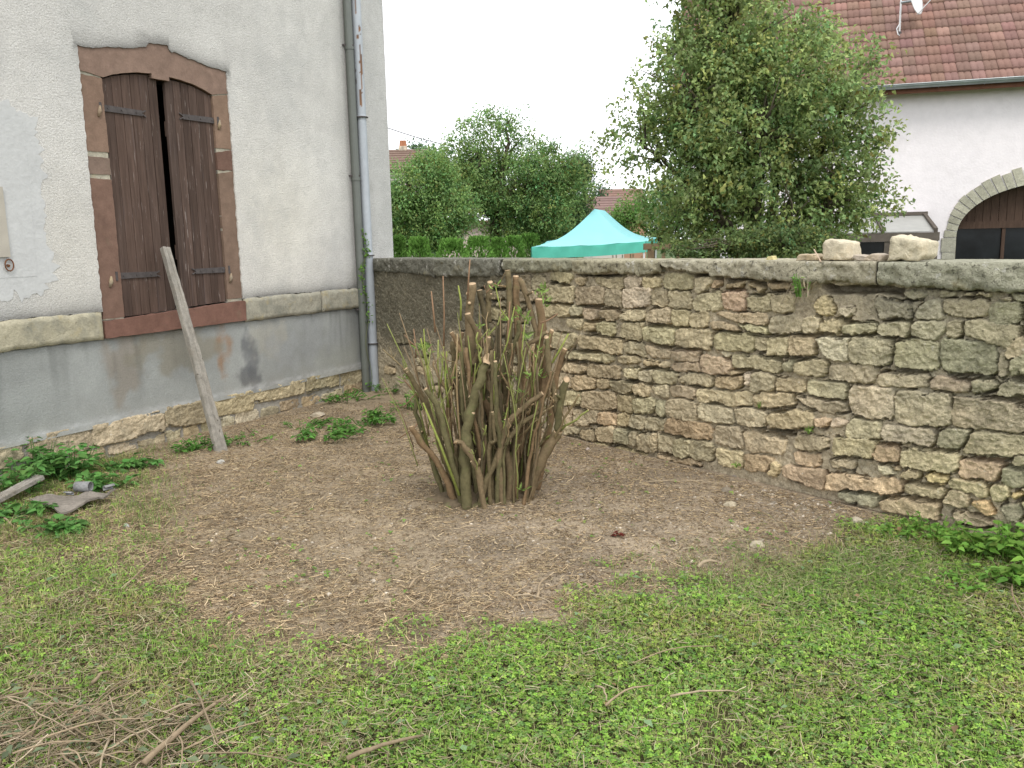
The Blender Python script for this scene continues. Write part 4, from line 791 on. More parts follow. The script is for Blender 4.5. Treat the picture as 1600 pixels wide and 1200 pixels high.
    a, za = BRN.hit(1447, 336); d = 1.5; xr, zr = BRN.hit(1467, 364, -d); xl = a - 2.1
    xr = a
    T_ = [(xl, 0, za), (xl + .9, 0, za), (a - .0, 0, za)]
    for x in (xl, xl + 1.05, a): mb = MB(); mb.beam((x - .035, -.03, za), (x - .035, -d, zr + .06), .07, .09); mb.build('rafter', M['porchwood'], P)
    for x in (xl, xl + 1.05):
        mb = MB(); q = [(x, -.05, za - .012), (x + .98, -.05, za - .012), (x + .98, -d + .05, zr + .048), (x, -d + .05, zr + .048)]
        mb.add(q + [(p[0], p[1], p[2] - .02) for p in q], [(0, 3, 2, 1), (4, 5, 6, 7), (0, 1, 5, 4), (1, 2, 6, 5), (2, 3, 7, 6), (3, 0, 4, 7)]); mb.build('roof_pane', M['pane'], P)
    mb = MB(); mb.box(xl - .1, a + .03, -.035, -.004, za, za + .08); mb.build('wall_plate', M['porchwood'], P)
    mb = MB(); mb.box(xl - .1, a + .03, -d - .06, -d + .02, zr - .16, zr + .02); mb.build('eaves_beam', M['porchwood'], P)
    for x in (xl, xl + 1.05, a - .1): mb = MB(); mb.box(x, x + .11, -d - .04, -d + .01, G0, zr - .161); mb.build('post', M['porchwood'], P)
    mb = MB(); mb.box(xl + .1, a - .101, -d + .0, -d + .005, G0, zr - .162); mb.build('glass', M['glass'], P)  # dark sheet added in place of the shaded opening below the beam
    mb = MB(); mb.box(xl + .1, a - .101, -d - .02, -d - .001, G0, .25); mb.build('door_panel', M['porchwood'], P)

# ---------------------------------------------------------------- far houses and cable
def house(label, x0, x1, ytop, yeave, Y, col, chim=None, group=None, wall=(.55, .5, .45), dy=0.0):
    a = at(x0, yeave, Y); b = at(x1, yeave + dy, Y); ridge = at((x0 + x1) / 2, ytop, Y + 3)
    H = empty('house', label, 'house', (a[0], Y, G0)); L = b[0] - a[0]; ze = a[2] - G0; zr = ridge[2] - G0
    mb = MB(); mb.box(0, L, 0, 6, 0, ze); mb.build('wall', mat('far_wall', wall, noise=((1, .08),)), H)
    mb = MB(); rng = random.Random(2); n = 9
    for i in range(n):
        t0, t1 = i / n, (i + 1) / n; mb.col = tuple(np.array(col) * rng.uniform(.88, 1.12))
        for sgn in (0, 1):
            y0 = (3.3 * t0 - .3) if not sgn else 6.3 - 3.3 * t0; y1 = (3.3 * t1 - .3) if not sgn else 6.3 - 3.3 * t1; z0 = ze + (zr - ze) * t0; z1 = ze + (zr - ze) * t1
            mb.add([(-.2, y0, z0 + .04), (L + .2, y0, z0 + .04), (L + .2, y1, z1), (-.2, y1, z1), (-.2, y0, z0), (L + .2, y0, z0)], [(0, 1, 2, 3) if not sgn else (3, 2, 1, 0), (4, 5, 1, 0)])
    mb.add([(0, 0, ze), (0, 6, ze), (0, 3, zr)], [(0, 1, 2)]); mb.add([(L, 0, ze), (L, 6, ze), (L, 3, zr)], [(0, 2, 1)])
    mb.build('roof', M['tile'], H)
    if chim:
        c0 = at(chim[0], chim[2], Y + 3.0); c1 = at(chim[1], chim[3], Y + 3.0); mb = MB(); mb.col = (.62, .52, .40)
        mb.box(c0[0] - a[0], c1[0] - a[0], 2.75, 3.25, c1[2] - G0 - .6, c0[2] - G0); mb.build('chimney', M['band'], H)
        mb = MB(); mb.col = (.36, .16, .09)
        for t in (.3, .7): x = (c0[0] + (c1[0] - c0[0]) * t) - a[0]; mb.tube([(x, 3, c0[2] - G0), (x, 3, c0[2] - G0 + .28)], [.11, .085], 8)
        mb.build('chimney_pot', M['pink'], H)
    return H
def far_things():
    house('distant house with a brown tiled roof and pale chimney beside the house corner', 560, 655, 234, 268, 40, (.17, .115, .09), (624, 636, 229, 240))
    house('distant house with a reddish roof seen low above the canopy', 925, 975, 307, 342, 52, (.19, .125, .11))
    house('distant house with an orange brick gable behind the reddish roof', 946, 1010, 295, 330, 66, (.20, .125, .10), None, None, (.40, .24, .16))
    house('pale house half hidden behind the apple tree, above the hedge', 690, 850, 345, 352, 36, (.2, .14, .1), None, None, (.52, .42, .38))
    a = at(560, 183, 45); b = at(800, 243, 45); pts = []
    for i in range(15): t = i / 14; p = a + (b - a) * t; p[2] -= .5 * math.sin(t * math.pi) * .6; pts.append(p - a)
    mb = MB(); mb.col = (.05, .05, .05); mb.tube(pts, .024, 5); o = mb.build('power_cable', M['iron']); o.location = tuple(a); tag(o, 'thin dark overhead cable crossing the sky beside the house corner', 'cable')

# ---------------------------------------------------------------- canopy
def canopy():
    def C(x, y, Y): return np.array(at(x, y, Y))
    FL, FR, BR = C(831, 386, 20.0), C(1008, 377, 20.6), C(1026, 371, 23.0); BL = FL + (BR - FR) + np.array([-.2, 0, .04]); P1, P2 = C(929, 326.5, 21.4), C(945, 329, 22.0)
    o = FL * [1, 1, 0] + np.array([0, 0, G0]); T = empty('canopy_tent', 'turquoise pop-up canopy tent with a pointed roof behind the wall', 'canopy', o)
    mb = MB(); n = 14
    def panel(A, B, Q1, Q2):     # eave A-B up to ridge Q1-Q2, sides sweep up concavely
        vs = []
        for i in range(n + 1):
            t = i / n
            for j in range(13):
                s = j / 12; e = A + (B - A) * s; q = Q1 + (Q2 - Q1) * s; p = e + (q - e) * t
                lin = e[2] + (q[2] - e[2]) * t; sag = -.22 * math.sin(t * math.pi) * (1 - .25 * t); sag2 = -.03 * math.sin(s * math.pi) * (1 - t)
                p = p.copy(); p[2] = lin + sag + sag2 + .012 * math.sin(s * 19 + t * 5) * (1 - t); vs.append(p - o)
        mb.add(vs, [tuple(f) for f in gridfaces(n + 1, 13)])
    panel(FL, FR, P1, P1 + (P2 - P1) * .25); panel(FR, BR, P1 + (P2 - P1) * .25, P2); panel(BR, BL, P2, P1); panel(BL, FL, P1, P1)
    r_ = mb.build('roof', M['canopy'], T, smooth=True)
    mb = MB()
    for A, B in ((FL, FR), (FR, BR), (BR, BL), (BL, FL)):
        vs = []; dn = .255
        for i in range(25):
            p = A + (B - A) * i / 24; nrm = np.cross(B - A, [0, 0, 1]); nrm /= np.linalg.norm(nrm)
            for k, z in enumerate((0, -.03, -dn * .5, -dn)): q = p + nrm * (.012 + .012 * math.sin(i * 1.3 + k)) + np.array([0, 0, z - .03 * math.sin(i / 24 * math.pi)]); vs.append(q - o)
        mb.add(vs, [tuple(f) for f in gridfaces(25, 4)])
    mb.build('valance', M['valance'], T, smooth=True)
    for p in (FL, FR, BR, BL): q = p - o; c = (P1 - o); d = (c - q) * [1, 1, 0]; d /= np.linalg.norm(d); q = q + d * .03; mb = MB(); mb.beam((q[0], q[1], 0), (q[0], q[1], q[2] - .03), .04, .04, (0, 1, 0)); mb.build('leg', M['alu'], T)
    for A, B in ((FL, FR), (FR, BR), (BR, BL), (BL, FL)): mb = MB(); c = (FL + BR) / 2; qa = A + (c - A) * .04 - o; qb = B + (c - B) * .04 - o; mb.beam(qa - [0, 0, .08], qb - [0, 0, .08], .025, .025); mb.build('eaves_bar', M['alu'], T)
    # brown timber frame to the right
    a = at(1012, 383, 17.5); b = at(1070, 381, 17.5); o = np.array([a[0], 17.5, G0]); F = empty('timber_frame', 'brown timber frame of a beam on posts right of the canopy', 'frame', o)
    L = b[0] - a[0]; h = a[2] - G0; wd = mat('brown_timber', (.20, .14, .085), noise=((6, .2),))
    mb = MB(); mb.box(-.05, L + .05, -.05, .05, h - .08, h); mb.build('beam', wd, F); mb = MB(); mb.box(0, L, .5, .58, h - .1, h + .03); mb.build('beam', wd, F)
    for x, y in ((.03, 0), (.18, .5), (L * .55, .5), (L - .14, 0), (L - .05, .5), (.32, 0)): mb = MB(); mb.box(x - .03, x + .03, y - .03, y + .03, 0, h - .081 - .02 * (y > 0)); mb.build('post', wd, F)
    rng = random.Random(1); st = None
    for i, x in enumerate((966, 974, 983, 992, 1001, 1035, 1044, 957)):
        p = at(x, 399, 21); mb = MB(); mb.col = (.42, .33, .21); mb.tube([(0, 0, 0), (rng.uniform(-.05, .05), 0, p[2] - G0 + rng.uniform(-.02, .05))], .013, 5)
        q = mb.build('garden_stake', M['twig']); q.location = (p[0], 21 + rng.uniform(-.2, .2), G0); tag(q, 'thin pale garden stake under the canopy edge', 'stake', 'garden stakes in a row')
big_tree(); mid_trees(); hedge(); barn(); far_things(); canopy()
# ---------------------------------------------------------------- cut-back shrub
def stump_shrub():
    B0 = gnd(745, 778); Y0 = B0[1]; sc = 1 / 2.727
    H = empty('coppiced_shrub', 'hard-pruned shrub with many thick cut stems and thin green shoots on bare soil', 'shrub', (B0[0], Y0, 0))
    def P(x, y, dy): p = at(540 + x * sc, 380 + y * sc, Y0 + dy); return (p[0] - B0[0], p[1] - Y0, p[2])
    rng = random.Random(17); barkc = [(.15, .118, .065), (.175, .13, .075), (.13, .115, .058), (.105, .085, .05), (.20, .135, .075)]
    allst = []
    def stem(px, r0, r1, dy0=0.0, dy1=0.0, n=9, tilt=.5, wob=1.0, fork=False):
        k = len(px); pts = []
        for i, (x, y) in enumerate(px):
            p = P(x, y, dy0 + (dy1 - dy0) * i / (k - 1)); pts.append(Vector(p))
        if not fork: pts[0].z = -.03
        out = []; m_ = 5     # resample and make it knobbly
        for i in range(k - 1):
            for j in range(m_):
                t = j / m_; a, b = pts[i], pts[i + 1]; c = pts[i - 1] if i else a; d = pts[i + 2] if i + 2 < k else b
                q = a * (2 * t**3 - 3 * t**2 + 1) + b * (3 * t**2 - 2 * t**3) + (b - c) * .5 * (t**3 - 2 * t**2 + t) + (d - a) * .5 * (t**3 - t**2)
                out.append(q + Vector([rng.uniform(-.006, .006) * wob for _ in range(3)]))
        out.append(pts[-1]); N = len(out); rad = []
        for i in range(N):
            t = i / (N - 1); r = r0 + (r1 - r0) * t; r *= 1 + rng.uniform(-.09, .09); r *= 1.25 if rng.random() < .12 else 1; rad.append(r)
        rad[-1] = r1
        mb = MB(); mb.col = rng.choice(barkc); mb.tube(out, rad, n, capmi=1, jit=.07, rng=rng, tilt=rng.uniform(-tilt, tilt)); allst.append(out)
        # short side snags
        for _ in range(rng.choice([0, 1, 1, 2]) if r0 > .016 else 0):
            i = rng.randrange(N // 3, N - 1); a = out[i]; dr = Vector((rng.uniform(-1, 1), rng.uniform(-1, .3), rng.uniform(.2, 1))).normalized(); L = rng.uniform(.03, .08)
            mb.tube([a, a + dr * L * .5, a + dr * L], [rad[i] * .55, rad[i] * .45, rad[i] * .4], 6, capmi=1)
        mb.build('stem', [M['bark'], M['cut']], H, smooth=True)
    T = stem
    T([(515, 1085), (510, 960), (515, 800), (540, 690), (570, 590), (605, 495)], .034, .026, -.25, -.22, tilt=1.5)
    T([(640, 1075), (690, 960), (750, 850), (830, 690), (855, 560), (850, 440)], .030, .021, -.1, 0)
    T([(760, 1040), (830, 940), (905, 800)], .034, .029, -.12, -.15); T([(905, 800), (912, 690), (942, 580)], .024, .019, -.15, -.17, fork=True, tilt=1); T([(905, 800), (895, 680), (868, 540), (855, 400)], .021, .015, -.15, -.08, fork=True, tilt=1.2)
    T([(480, 1090), (400, 950), (330, 860), (280, 780)], .021, .015, -.15, -.25); T([(490, 1085), (420, 900), (330, 660), (255, 535)], .022, .015, -.1, -.2)
    T([(500, 1020), (440, 880), (400, 720), (340, 620)], .021, .015, -.2, -.25); T([(560, 1070), (555, 800), (540, 500), (528, 330), (537, 172)], .034, .027, .05, .05, tilt=.3)
    T([(590, 1070), (600, 700), (625, 500), (600, 340), (570, 200)], .030, .018, .1, .1); T([(610, 340), (607, 260), (615, 165)], .021, .018, .1, .1, fork=True)
    T([(620, 1070), (650, 880), (615, 720), (560, 620), (518, 520), (450, 380)], .025, .013, .0, .0); T([(545, 520), (575, 430), (520, 300)], .019, .018, .0, -.12, fork=True, tilt=.2)
    T([(700, 1060), (745, 820), (800, 560), (832, 400), (825, 238)], .030, .024, .1, .1, tilt=.3); T([(820, 420), (790, 280), (740, 150)], .018, .014, .1, .12, fork=True)
    T([(720, 1050), (765, 720), (745, 500), (728, 300), (725, 140)], .028, .020, .18, .2); T([(650, 1060), (680, 640), (700, 350), (690, 115)], .028, .017, .15, .18)
    T([(770, 1050), (810, 880), (825, 640), (845, 520), (880, 370)], .024, .014, .1, .05); T([(800, 1030), (870, 780), (900, 560), (935, 450)], .025, .017, .12, .1)
    T([(530, 1080), (500, 800), (470, 600), (455, 420)], .023, .015, .12, .1); T([(460, 1080), (440, 760), (450, 600), (500, 380)], .021, .012, .15, .15)
    T([(670, 1080), (660, 900), (700, 760), (760, 700), (840, 640)], .022, .016, -.2, -.25, tilt=1); T([(560, 1090), (620, 960), (720, 800), (850, 700)], .021, .013, -.22, -.2)
    T([(600, 1090), (560, 960), (500, 860), (470, 850)], .020, .014, -.28, -.32); T([(420, 1080), (380, 960), (300, 720), (310, 650)], .018, .012, 0, 0)
    T([(690, 1085), (700, 960), (640, 700), (600, 560), (610, 400)], .022, .014, -.15, -.1); T([(575, 1085), (590, 940), (560, 780), (640, 560), (660, 300)], .023, .013, 0, .05)
    T([(540, 1085), (535, 900), (600, 700), (720, 430), (735, 330)], .022, .013, .05, 0); T([(735, 1060), (790, 900), (780, 760), (740, 620), (770, 450), (860, 380)], .020, .012, 0, .05)
    for _ in range(62):
        bx = rng.uniform(470, 790); dy = rng.uniform(-.22, .25); tx = 630 + (bx - 630) * rng.uniform(1.0, 1.75) + rng.uniform(-50, 50); ty = rng.uniform(330, 760) + abs(tx - 630) * .5; r = rng.uniform(.005, .015)
        T([(bx, 1075 - dy * 90), ((bx * 2 + tx) / 3 + rng.uniform(-20, 20), 880), ((bx + 2 * tx) / 3 + rng.uniform(-30, 30), (ty + 1075) / 2 - 60), (tx, ty)], r * 1.15, r * .75, dy, dy * 1.5, n=7)
    # thin shoots
    sh = [((480, 180), (492, 250), (490, 330), .007, 1), ((530, 68), (524, 150), (520, 240), .006, 0), ((415, 140), (420, 300), (418, 470), .006, 0), ((418, 440), (410, 560), (395, 660), .006, 1), ((365, 205), (375, 300), (382, 380), .006, 0),
          ((320, 405), (345, 520), (372, 660), .007, 1), ((290, 365), (298, 430), (300, 490), .005, 0), ((333, 365), (338, 450), (345, 520), .005, 1), ((330, 680), (400, 850), (485, 1075), .009, 1), ((485, 460), (460, 560), (430, 700), .006, 1),
          ((635, 460), (630, 620), (640, 760), .005, 1), ((575, 500), (530, 620), (520, 720), .005, 1), ((950, 385), (915, 450), (880, 510), .007, 1), ((720, 270), (690, 420), (640, 560), .005, 1), ((250, 390), (275, 420), (298, 440), .005, 0),
          ((640, 190), (660, 280), (690, 330), .005, 1), ((765, 330), (750, 470), (770, 560), .005, 1), ((700, 250), (690, 400), (700, 450), .007, 0), ((690, 700), (660, 850), (640, 1010), .005, 1), ((240, 570), (280, 620), (320, 660), .006, 0),
          ((230, 830), (290, 790), (305, 770), .005, 0), ((245, 700), (275, 670), (300, 640), .004, 0), ((430, 460), (425, 600), (440, 700), .006, 1), ((345, 840), (360, 740), (350, 680), .005, 1), ((905, 300), (860, 330), (830, 340), .005, 0), ((590, 180), (600, 210), (640, 170), .005, 0)]
    for q in sh:
        dy = rng.uniform(-.28, .05); mb = MB(); mb.col = (.24, .27, .07) if q[4] else (.24, .15, .09)
        mb.tube([P(*c, dy) for c in q[2::-1]], [q[3], q[3] * .9, q[3] * .65], 6, capmi=1); mb.build('shoot', [M['twig'], M['cut']], H, smooth=True)
    for _ in range(60):
        x = rng.uniform(290, 860); y = rng.uniform(560, 950); L = rng.uniform(150, 380); dy = rng.uniform(-.3, .2); mb = MB(); g = rng.random() < .6
        mb.col = (.20, .22, .07) if g else (.20, .145, .085); k = (x - 610) / 300; dx = k * L * .35 + rng.uniform(-25, 25); r = rng.uniform(.003, .006)
        mb.tube([P(x, y, dy), P(x + dx * .4, y - L * .5, dy), P(x + dx, y - L, dy + .03)], [r * 1.2, r, r * .6], 5, capmi=1); mb.build('shoot', [M['twig'], M['cut']], H, smooth=True)
    for _ in range(88):
        bx = rng.uniform(450, 800); dy = rng.uniform(-.26, .26); k = (bx - 630) / 175; tx = 620 + k * rng.uniform(120, 290) + rng.uniform(-60, 60); tx = min(max(tx, 255), 925); ty = rng.uniform(330, 700) + abs(tx - 610) * .35; r = rng.uniform(.0035, .0085)
        a, b = P(bx, 1070 - dy * 90, dy), P(tx, ty, dy * 1.6); pts = []
        if _ > 30:
            s_ = rng.choice(allst); q = s_[rng.randrange(len(s_) // 4, len(s_) - 1)]; a = np.array(q); o_ = np.array([a[0], a[1] * .8, 0]); o_ = o_ / (np.linalg.norm(o_) + .05); L = rng.uniform(.10, .38); b = a + (o_ * rng.uniform(-.35, .8) + np.array([rng.uniform(-.45, .45), rng.uniform(-.4, .3), rng.uniform(.35, 1.1)])) * L; b[2] = min(b[2], 1.32); k = 0
        for i in range(7): t = i / 6; pts.append(np.array(a) * (1 - t) + np.array(b) * t + np.array([k * .05 * math.sin(t * 3.1) + rng.uniform(-.012, .012), rng.uniform(-.012, .012), 0]))
        mb = MB(); mb.col = rng.choice([(.22, .17, .09), (.27, .195, .105), (.22, .23, .08), (.30, .22, .12), (.13, .10, .06), (.26, .28, .09)]); mb.tube(pts, [r * (1.2 - .55 * i / 6) for i in range(7)], 6, capmi=1)
        for _k in range(2): i = rng.randrange(2, 6); q = np.array(pts[i]); d = np.array([rng.uniform(-1, 1), rng.uniform(-1, 1), rng.uniform(.3, 1.2)]) * rng.uniform(.03, .09); mb.tube([q, q + d * .6, q + d], [r * .5, r * .4, r * .25], 5)
        mb.build('twig', [M['twig'], M['cut']], H, smooth=True)
    # knobbly rootstock where the stems meet the soil
    n1, n2 = 60, 14; V = []
    for i in range(n2):
        t = i / (n2 - 1)
        for j in range(n1):
            a = 2 * math.pi * j / n1; q = fbm(math.cos(a) * 4 + 9, math.sin(a) * 4 + t * 3, 7); rr = (.33 * (1 - t) ** .7 + .0) * (.75 + .5 * float(q)); V.append((rr * math.cos(a) * 1.12, rr * math.sin(a) * .85, -.03 + .13 * t ** .6 * (.7 + .6 * float(fbm(math.cos(a) * 9, math.sin(a) * 9 + t * 9, 3)))))
    V = np.array(V); F = [(i * n1 + j, i * n1 + (j + 1) % n1, (i + 1) * n1 + (j + 1) % n1, (i + 1) * n1 + j) for i in range(n2 - 1) for j in range(n1)]
    npmesh('rootstock', V, F, M['bark'], H, np.tile([.13, .10, .065], (len(V), 1)), True)
    r2 = np.random.default_rng(4); PP = []; AA = []
    for (x, y, n, s) in ((840, 200, 16, .9), (835, 235, 8, .9), (770, 330, 14, .7), (745, 310, 8, .7), (775, 400, 10, .6), (320, 450, 12, .7), (340, 440, 10, .8), (350, 470, 6, .7), (780, 565, 8, .7), (820, 560, 8, .7), (690, 750, 12, .7), (725, 580, 6, .6), (650, 550, 5, .6), (760, 645, 5, .5), (245, 575, 8, .7), (300, 650, 8, .8), (340, 690, 6, .6), (640, 180, 6, .6), (850, 260, 6, .6), (570, 360, 5, .5), (700, 330, 8, .5), (430, 560, 5, .4), (810, 470, 6, .5), (600, 1090, 4, .5), (450, 1100, 8, .7), (745, 1050, 6, .6)):
        c = np.array(P(x, y, r2.uniform(-.3, .0))); d = rvec(r2, n) * [1, 1, .5] + [0, 0, .55]; PP.append(c + r2.normal(size=(n, 3)) * .014); AA.append(d)
    PP = np.concatenate(PP); AA = np.concatenate(AA); n = len(PP); ln = r2.uniform(.03, .065, n)
    leafmesh('leaves', PP, AA, rvec(r2, n), ln, ln * .24, np.array([.26, .38, .10]) * r2.uniform(.6, 1.3, (n, 1)), M['leafm'], H)

# ---------------------------------------------------------------- rocks, boards, debris
def rock(name, label, cat, outline, depth, loc, rz, col, seed, amp=.012, group=None, m='rock'):
    """outline (x,z) polygon lofted to a lump, depth along local y"""
    rng = np.random.default_rng(seed); o = np.array(outline, float); n = 44; seg = np.linalg.norm(np.roll(o, -1, 0) - o, axis=1); cum = np.concatenate([[0], np.cumsum(seg)])
    t = np.linspace(0, cum[-1], n, endpoint=False); oc = np.vstack([o, o[:1]]); R = np.stack([np.interp(t, cum, oc[:, 0]), np.interp(t, cum, oc[:, 1])], 1); c = R.mean(0)
    V = []; prof = [(.02, .05), (.0, .35), (.0, .7), (.01, .90), (.06, .965), (.3, 1.0), (.5, 1.01), (.7, 1.0), (.92, .96), (.99, .88), (1, .6), (1, .3), (1, .04)]
    zmin = R[:, 1].min()
    for a, s in prof:
        q = c + (R - c) * s; y = (a - .5) * depth; V.append(np.stack([q[:, 0], np.full(n, y), q[:, 1]], 1))
    V = np.concatenate(V); d = (fbm(V[:, 0] / amp * .35 + V[:, 1] * 31, V[:, 2] / amp * .35, seed) - .5) * amp * 1.6 + (fbm(V[:, 0] * 90, V[:, 2] * 90 + V[:, 1] * 70, seed + 1) - .5) * amp * .5
    cc = np.array([c[0], 0, c[1]]); dr = V - cc; dr /= np.linalg.norm(dr, axis=1, keepdims=True) + 1e-9; V = V + dr * d[:, None]
    V[:, 2] = np.maximum(V[:, 2], zmin - .004); m_ = len(prof); F = []
    for i in range(m_ - 1):
        for k in range(n): F.append((i * n + k, i * n + (k + 1) % n, (i + 1) * n + (k + 1) % n, (i + 1) * n + k))
    F += [tuple(reversed(range(n))), tuple((m_ - 1) * n + k for k in range(n))]
    C = np.array(col) * (.85 + .3 * fbm(V[:, 0] * 30, V[:, 2] * 30, seed + 3))[:, None]
    ob = npmesh(name, V, F, M[m], None, C, True); ob.location = tuple(float(x) for x in loc); ob.rotation_euler = (0, 0, rz); tag(ob, label, cat, group); return ob
def wall_top_things():
    zt = 1.438
    def on(name, label, px, dep, yoff, col, seed, cat='stone', amp=.012):
        o = [WAL.hit(x, y, yoff) for x, y in px]; zb = min(q[1] for q in o); cx = sum(q[0] for q in o) / len(o)
        o = [(q[0] - cx, (q[1] - zb)) for q in o]; rock(name, label, cat, o, dep, WAL.w(cx, yoff, zt), WAL.rot, col, seed, amp)
    on('stone_block', 'tall squarish cream stone block standing on the coping, the left of the two big ones', [(1293, 405), (1294, 384), (1299, 374), (1307, 372), (1335, 377), (1337, 404), (1330, 406)], .16, .1, (.58, .51, .38), 5, amp=.017)
    on('stone_block', 'largest cream stone on the coping, ledge on its face, before the glass porch', [(1400, 407), (1402, 385), (1404, 368), (1424, 370), (1456, 377), (1455, 400), (1448, 408), (1420, 406)], .2, .1, (.55, .49, .36), 6, amp=.026)
    on('flat_stone', 'flat rounded tan stone lying on the coping left of the squarish block', [(1252, 405), (1253, 399), (1258, 395), (1275, 395), (1285, 399), (1284, 405)], .12, .08, (.44, .36, .25), 7)
    on('curved_stone', 'low curved pinkish stone between the two big blocks on the coping', [(1338, 401), (1341, 396), (1350, 397), (1362, 399), (1372, 394), (1386, 397), (1385, 406), (1358, 406), (1348, 405)], .12, .08, (.42, .36, .29), 8)
    on('stone_chip', 'small yellow stone chip alone on the coping under the pear tree', [(1200, 406), (1203, 400), (1210, 399), (1213, 406)], .05, .1, (.50, .44, .22), 9)
    mb = MB(); mb.col = (.5, .38, .28); a = WAL.hit(1272, 390, .04); b = WAL.hit(1285, 409, -.03)
    mb.tube([(0, 0, 0), tuple(WAL.w(b[0], -.045, b[1]) - WAL.w(a[0], .04, a[1]))], .004, 5); q = mb.build('twig', M['twig']); q.location = tuple(WAL.w(a[0], .04, a[1])); tag(q, 'single pale twig leaning on the flat stone of the coping', 'twig')
def ground_things():
    spec = [('pale flat stone lying in the weeds near the foot of the downpipes', 497, 648, 20, 8, (.58, .50, .38)), ('small white stone at the foot of the leaning board', 346, 723, 12, 7, (.6, .58, .52)), ('cream stone on the bare soil below the middle of the wall', 1141, 784, 17, 10, (.58, .50, .36)),
            ('cream wedge-shaped stone at the edge of the grass in front of the wall', 1183, 849, 20, 11, (.62, .54, .40)), ('cream stone nearest the right end of the wall, by the nettles', 1339, 811, 17, 12, (.60, .52, .40)), ('greyish stone lying just above the cream one on the bare soil', 1136, 765, 17, 9, (.33, .28, .21)),
            ('small white pebble on the litter right of the roofing felt', 196, 821, 9, 8, (.55, .55, .53)), ('whitish stone chip in the rubble at the foot of the wall', 1152, 741, 14, 5, (.48, .42, .36)), ('small grey stone at the foot of the pinkish wall stone', 1192, 742, 18, 9, (.42, .40, .36)), ('small pale stone by the dirt at the wall foot right of the shrub', 919, 700, 7, 5, (.58, .48, .42))]
    for i, (lab, x, y, w_, h, c) in enumerate(spec):
        g = gnd(x, y + h * .4); s = np.linalg.norm(g - CP) / FPX; r = random.Random(i + 50); n = 8
        o = [(w_ * s / 2 * math.cos(a) * r.uniform(.8, 1.15), h * s * .5 * (1 + math.sin(a) * r.uniform(.8, 1.15))) for a in np.linspace(0, 2 * math.pi, n, endpoint=False)]
        rock('loose_stone', lab, 'stone', o, w_ * s * .8, (g[0], g[1], float(gz(g[None])[0]) - .012), r.uniform(-.6, .6), tuple(.78 * q for q in c), 60 + i, .008)
    # rubble crumbs at the wall foot and over the bare soil
    rng = np.random.default_rng(3); n = 3600; a_, b_ = n // 4, n // 8; x = np.concatenate([rng.normal(1250, 60, a_), rng.normal(1150, 140, b_), rng.uniform(330, 1350, n - a_ - b_)]); y = np.concatenate([rng.normal(775, 22, a_), rng.normal(800, 40, b_), rng.uniform(690, 960, n - a_ - b_)])
    P = np.array([gnd(a, max(b, 690)) for a, b in zip(x, y)]); ok = behind(P) < -.06; P = P[ok]; n = len(P); P[:, 2] = gz(P)
    s = rng.uniform(.004, .012, n) * (1 + (rng.random(n) < .08) * 1.0); V = rvec(rng, n * 6).reshape(n, 6, 3); T = np.array([[1, 0, 0], [-1, 0, 0], [0, 1, 0], [0, -1, 0], [0, 0, .7], [0, 0, -.7]])
    V = P[:, None] + (T[None] + V * .25) * s[:, None, None] * np.array([1.2, 1, .7]); F = np.array([[0, 2, 4], [2, 1, 4], [1, 3, 4], [3, 0, 4], [2, 0, 5], [1, 2, 5], [3, 1, 5], [0, 3, 5]])
    F = (np.arange(n)[:, None, None] * 6 + F[None]).reshape(-1, 3); C = np.where(rng.random((n, 1)) < .5, np.array([[.46, .40, .32]]), np.array([[.30, .23, .15]])) * rng.uniform(.5, 1.3, (n, 1))
    tag(npmesh('stone_crumbs', V.reshape(-1, 3), F, M['twig'], None, np.repeat(C, 6, 0)), 'small stone crumbs and clods scattered on the bare soil', 'rubble', kind='stuff')
    # leaning board
    a = gnd(346, 708); t = FAC.hit(258, 389, -.10); b = FAC.w(t[0], -.10, t[1]); o = np.array([a[0], a[1], 0]); d = Vector(b - o); L = d.length; d.normalize()
    f = Vector(FAC.n * -1); sx = d.cross(f).normalized(); f = sx.cross(d).normalized(); rng = random.Random(5)
    def board(w0, w1, th, L, nseg, col, seed, name, label, cat, loc, ax, sx, f, curve=0.0, z0=0):
        ns = 26; cs = np.linspace(-1, 1, ns); V = []
        for i in range(nseg + 1):
            t = i / nseg; w_ = w0 + (w1 - w0) * t; row = []
            for c in cs:
                g = -.004 * (vnoise(c * 9 + 3, t * 2, seed) > .62) - .010 * max(0, 1 - abs(c - .15 - .3 * (float(vnoise(t * 3, 0, seed)) - .5)) / .10) + .004 * (float(fbm(c * 8, t * 7, seed)) - .5)
                ed = .006 * (float(vnoise(t * 30, 5 + (c > 0), seed)) - .5); row.append((c * w_ / 2 + ed * (abs(c) > .8), th / 2 + float(g) - .004 * (abs(c) > .97)))
            row += [(c * w_ / 2, -th / 2) for c in cs[::-4]]
            end = .02 * (float(vnoise(len(row), 7, seed)))
            V += [ax * (z0 + t * L + (0 if 0 < i < nseg else 0)) + sx * x + f * (y + curve * math.sin(t * math.pi)) for x, y in row]; m_ = len(row)
        F = [(i * m_ + k, i * m_ + (k + 1) % m_, (i + 1) * m_ + (k + 1) % m_, (i + 1) * m_ + k) for i in range(nseg) for k in range(m_)] + [tuple(reversed(range(m_))), tuple(nseg * m_ + k for k in range(m_))]
        V = np.array([tuple(v) for v in V]); C = np.array(col) * (.75 + .5 * np.array([float(fbm((i % m_) * .7, (i // m_) * .25, seed)) for i in range(len(V))]))[:, None]
        ob = npmesh(name, V, F, M['bark' if False else 'grey'], None, C); ob.location = tuple(float(x) for x in loc); tag(ob, label, cat); return ob
    M['grey'] = mat('grey_board', attr=True, noise=((3, .2), (25, .2), (120, .15)), bump=((60, .004), (200, .002)), tint=((4, .52, .7, (.17, .14, .10), .6), (20, .63, .68, (.07, .055, .04), .8)))
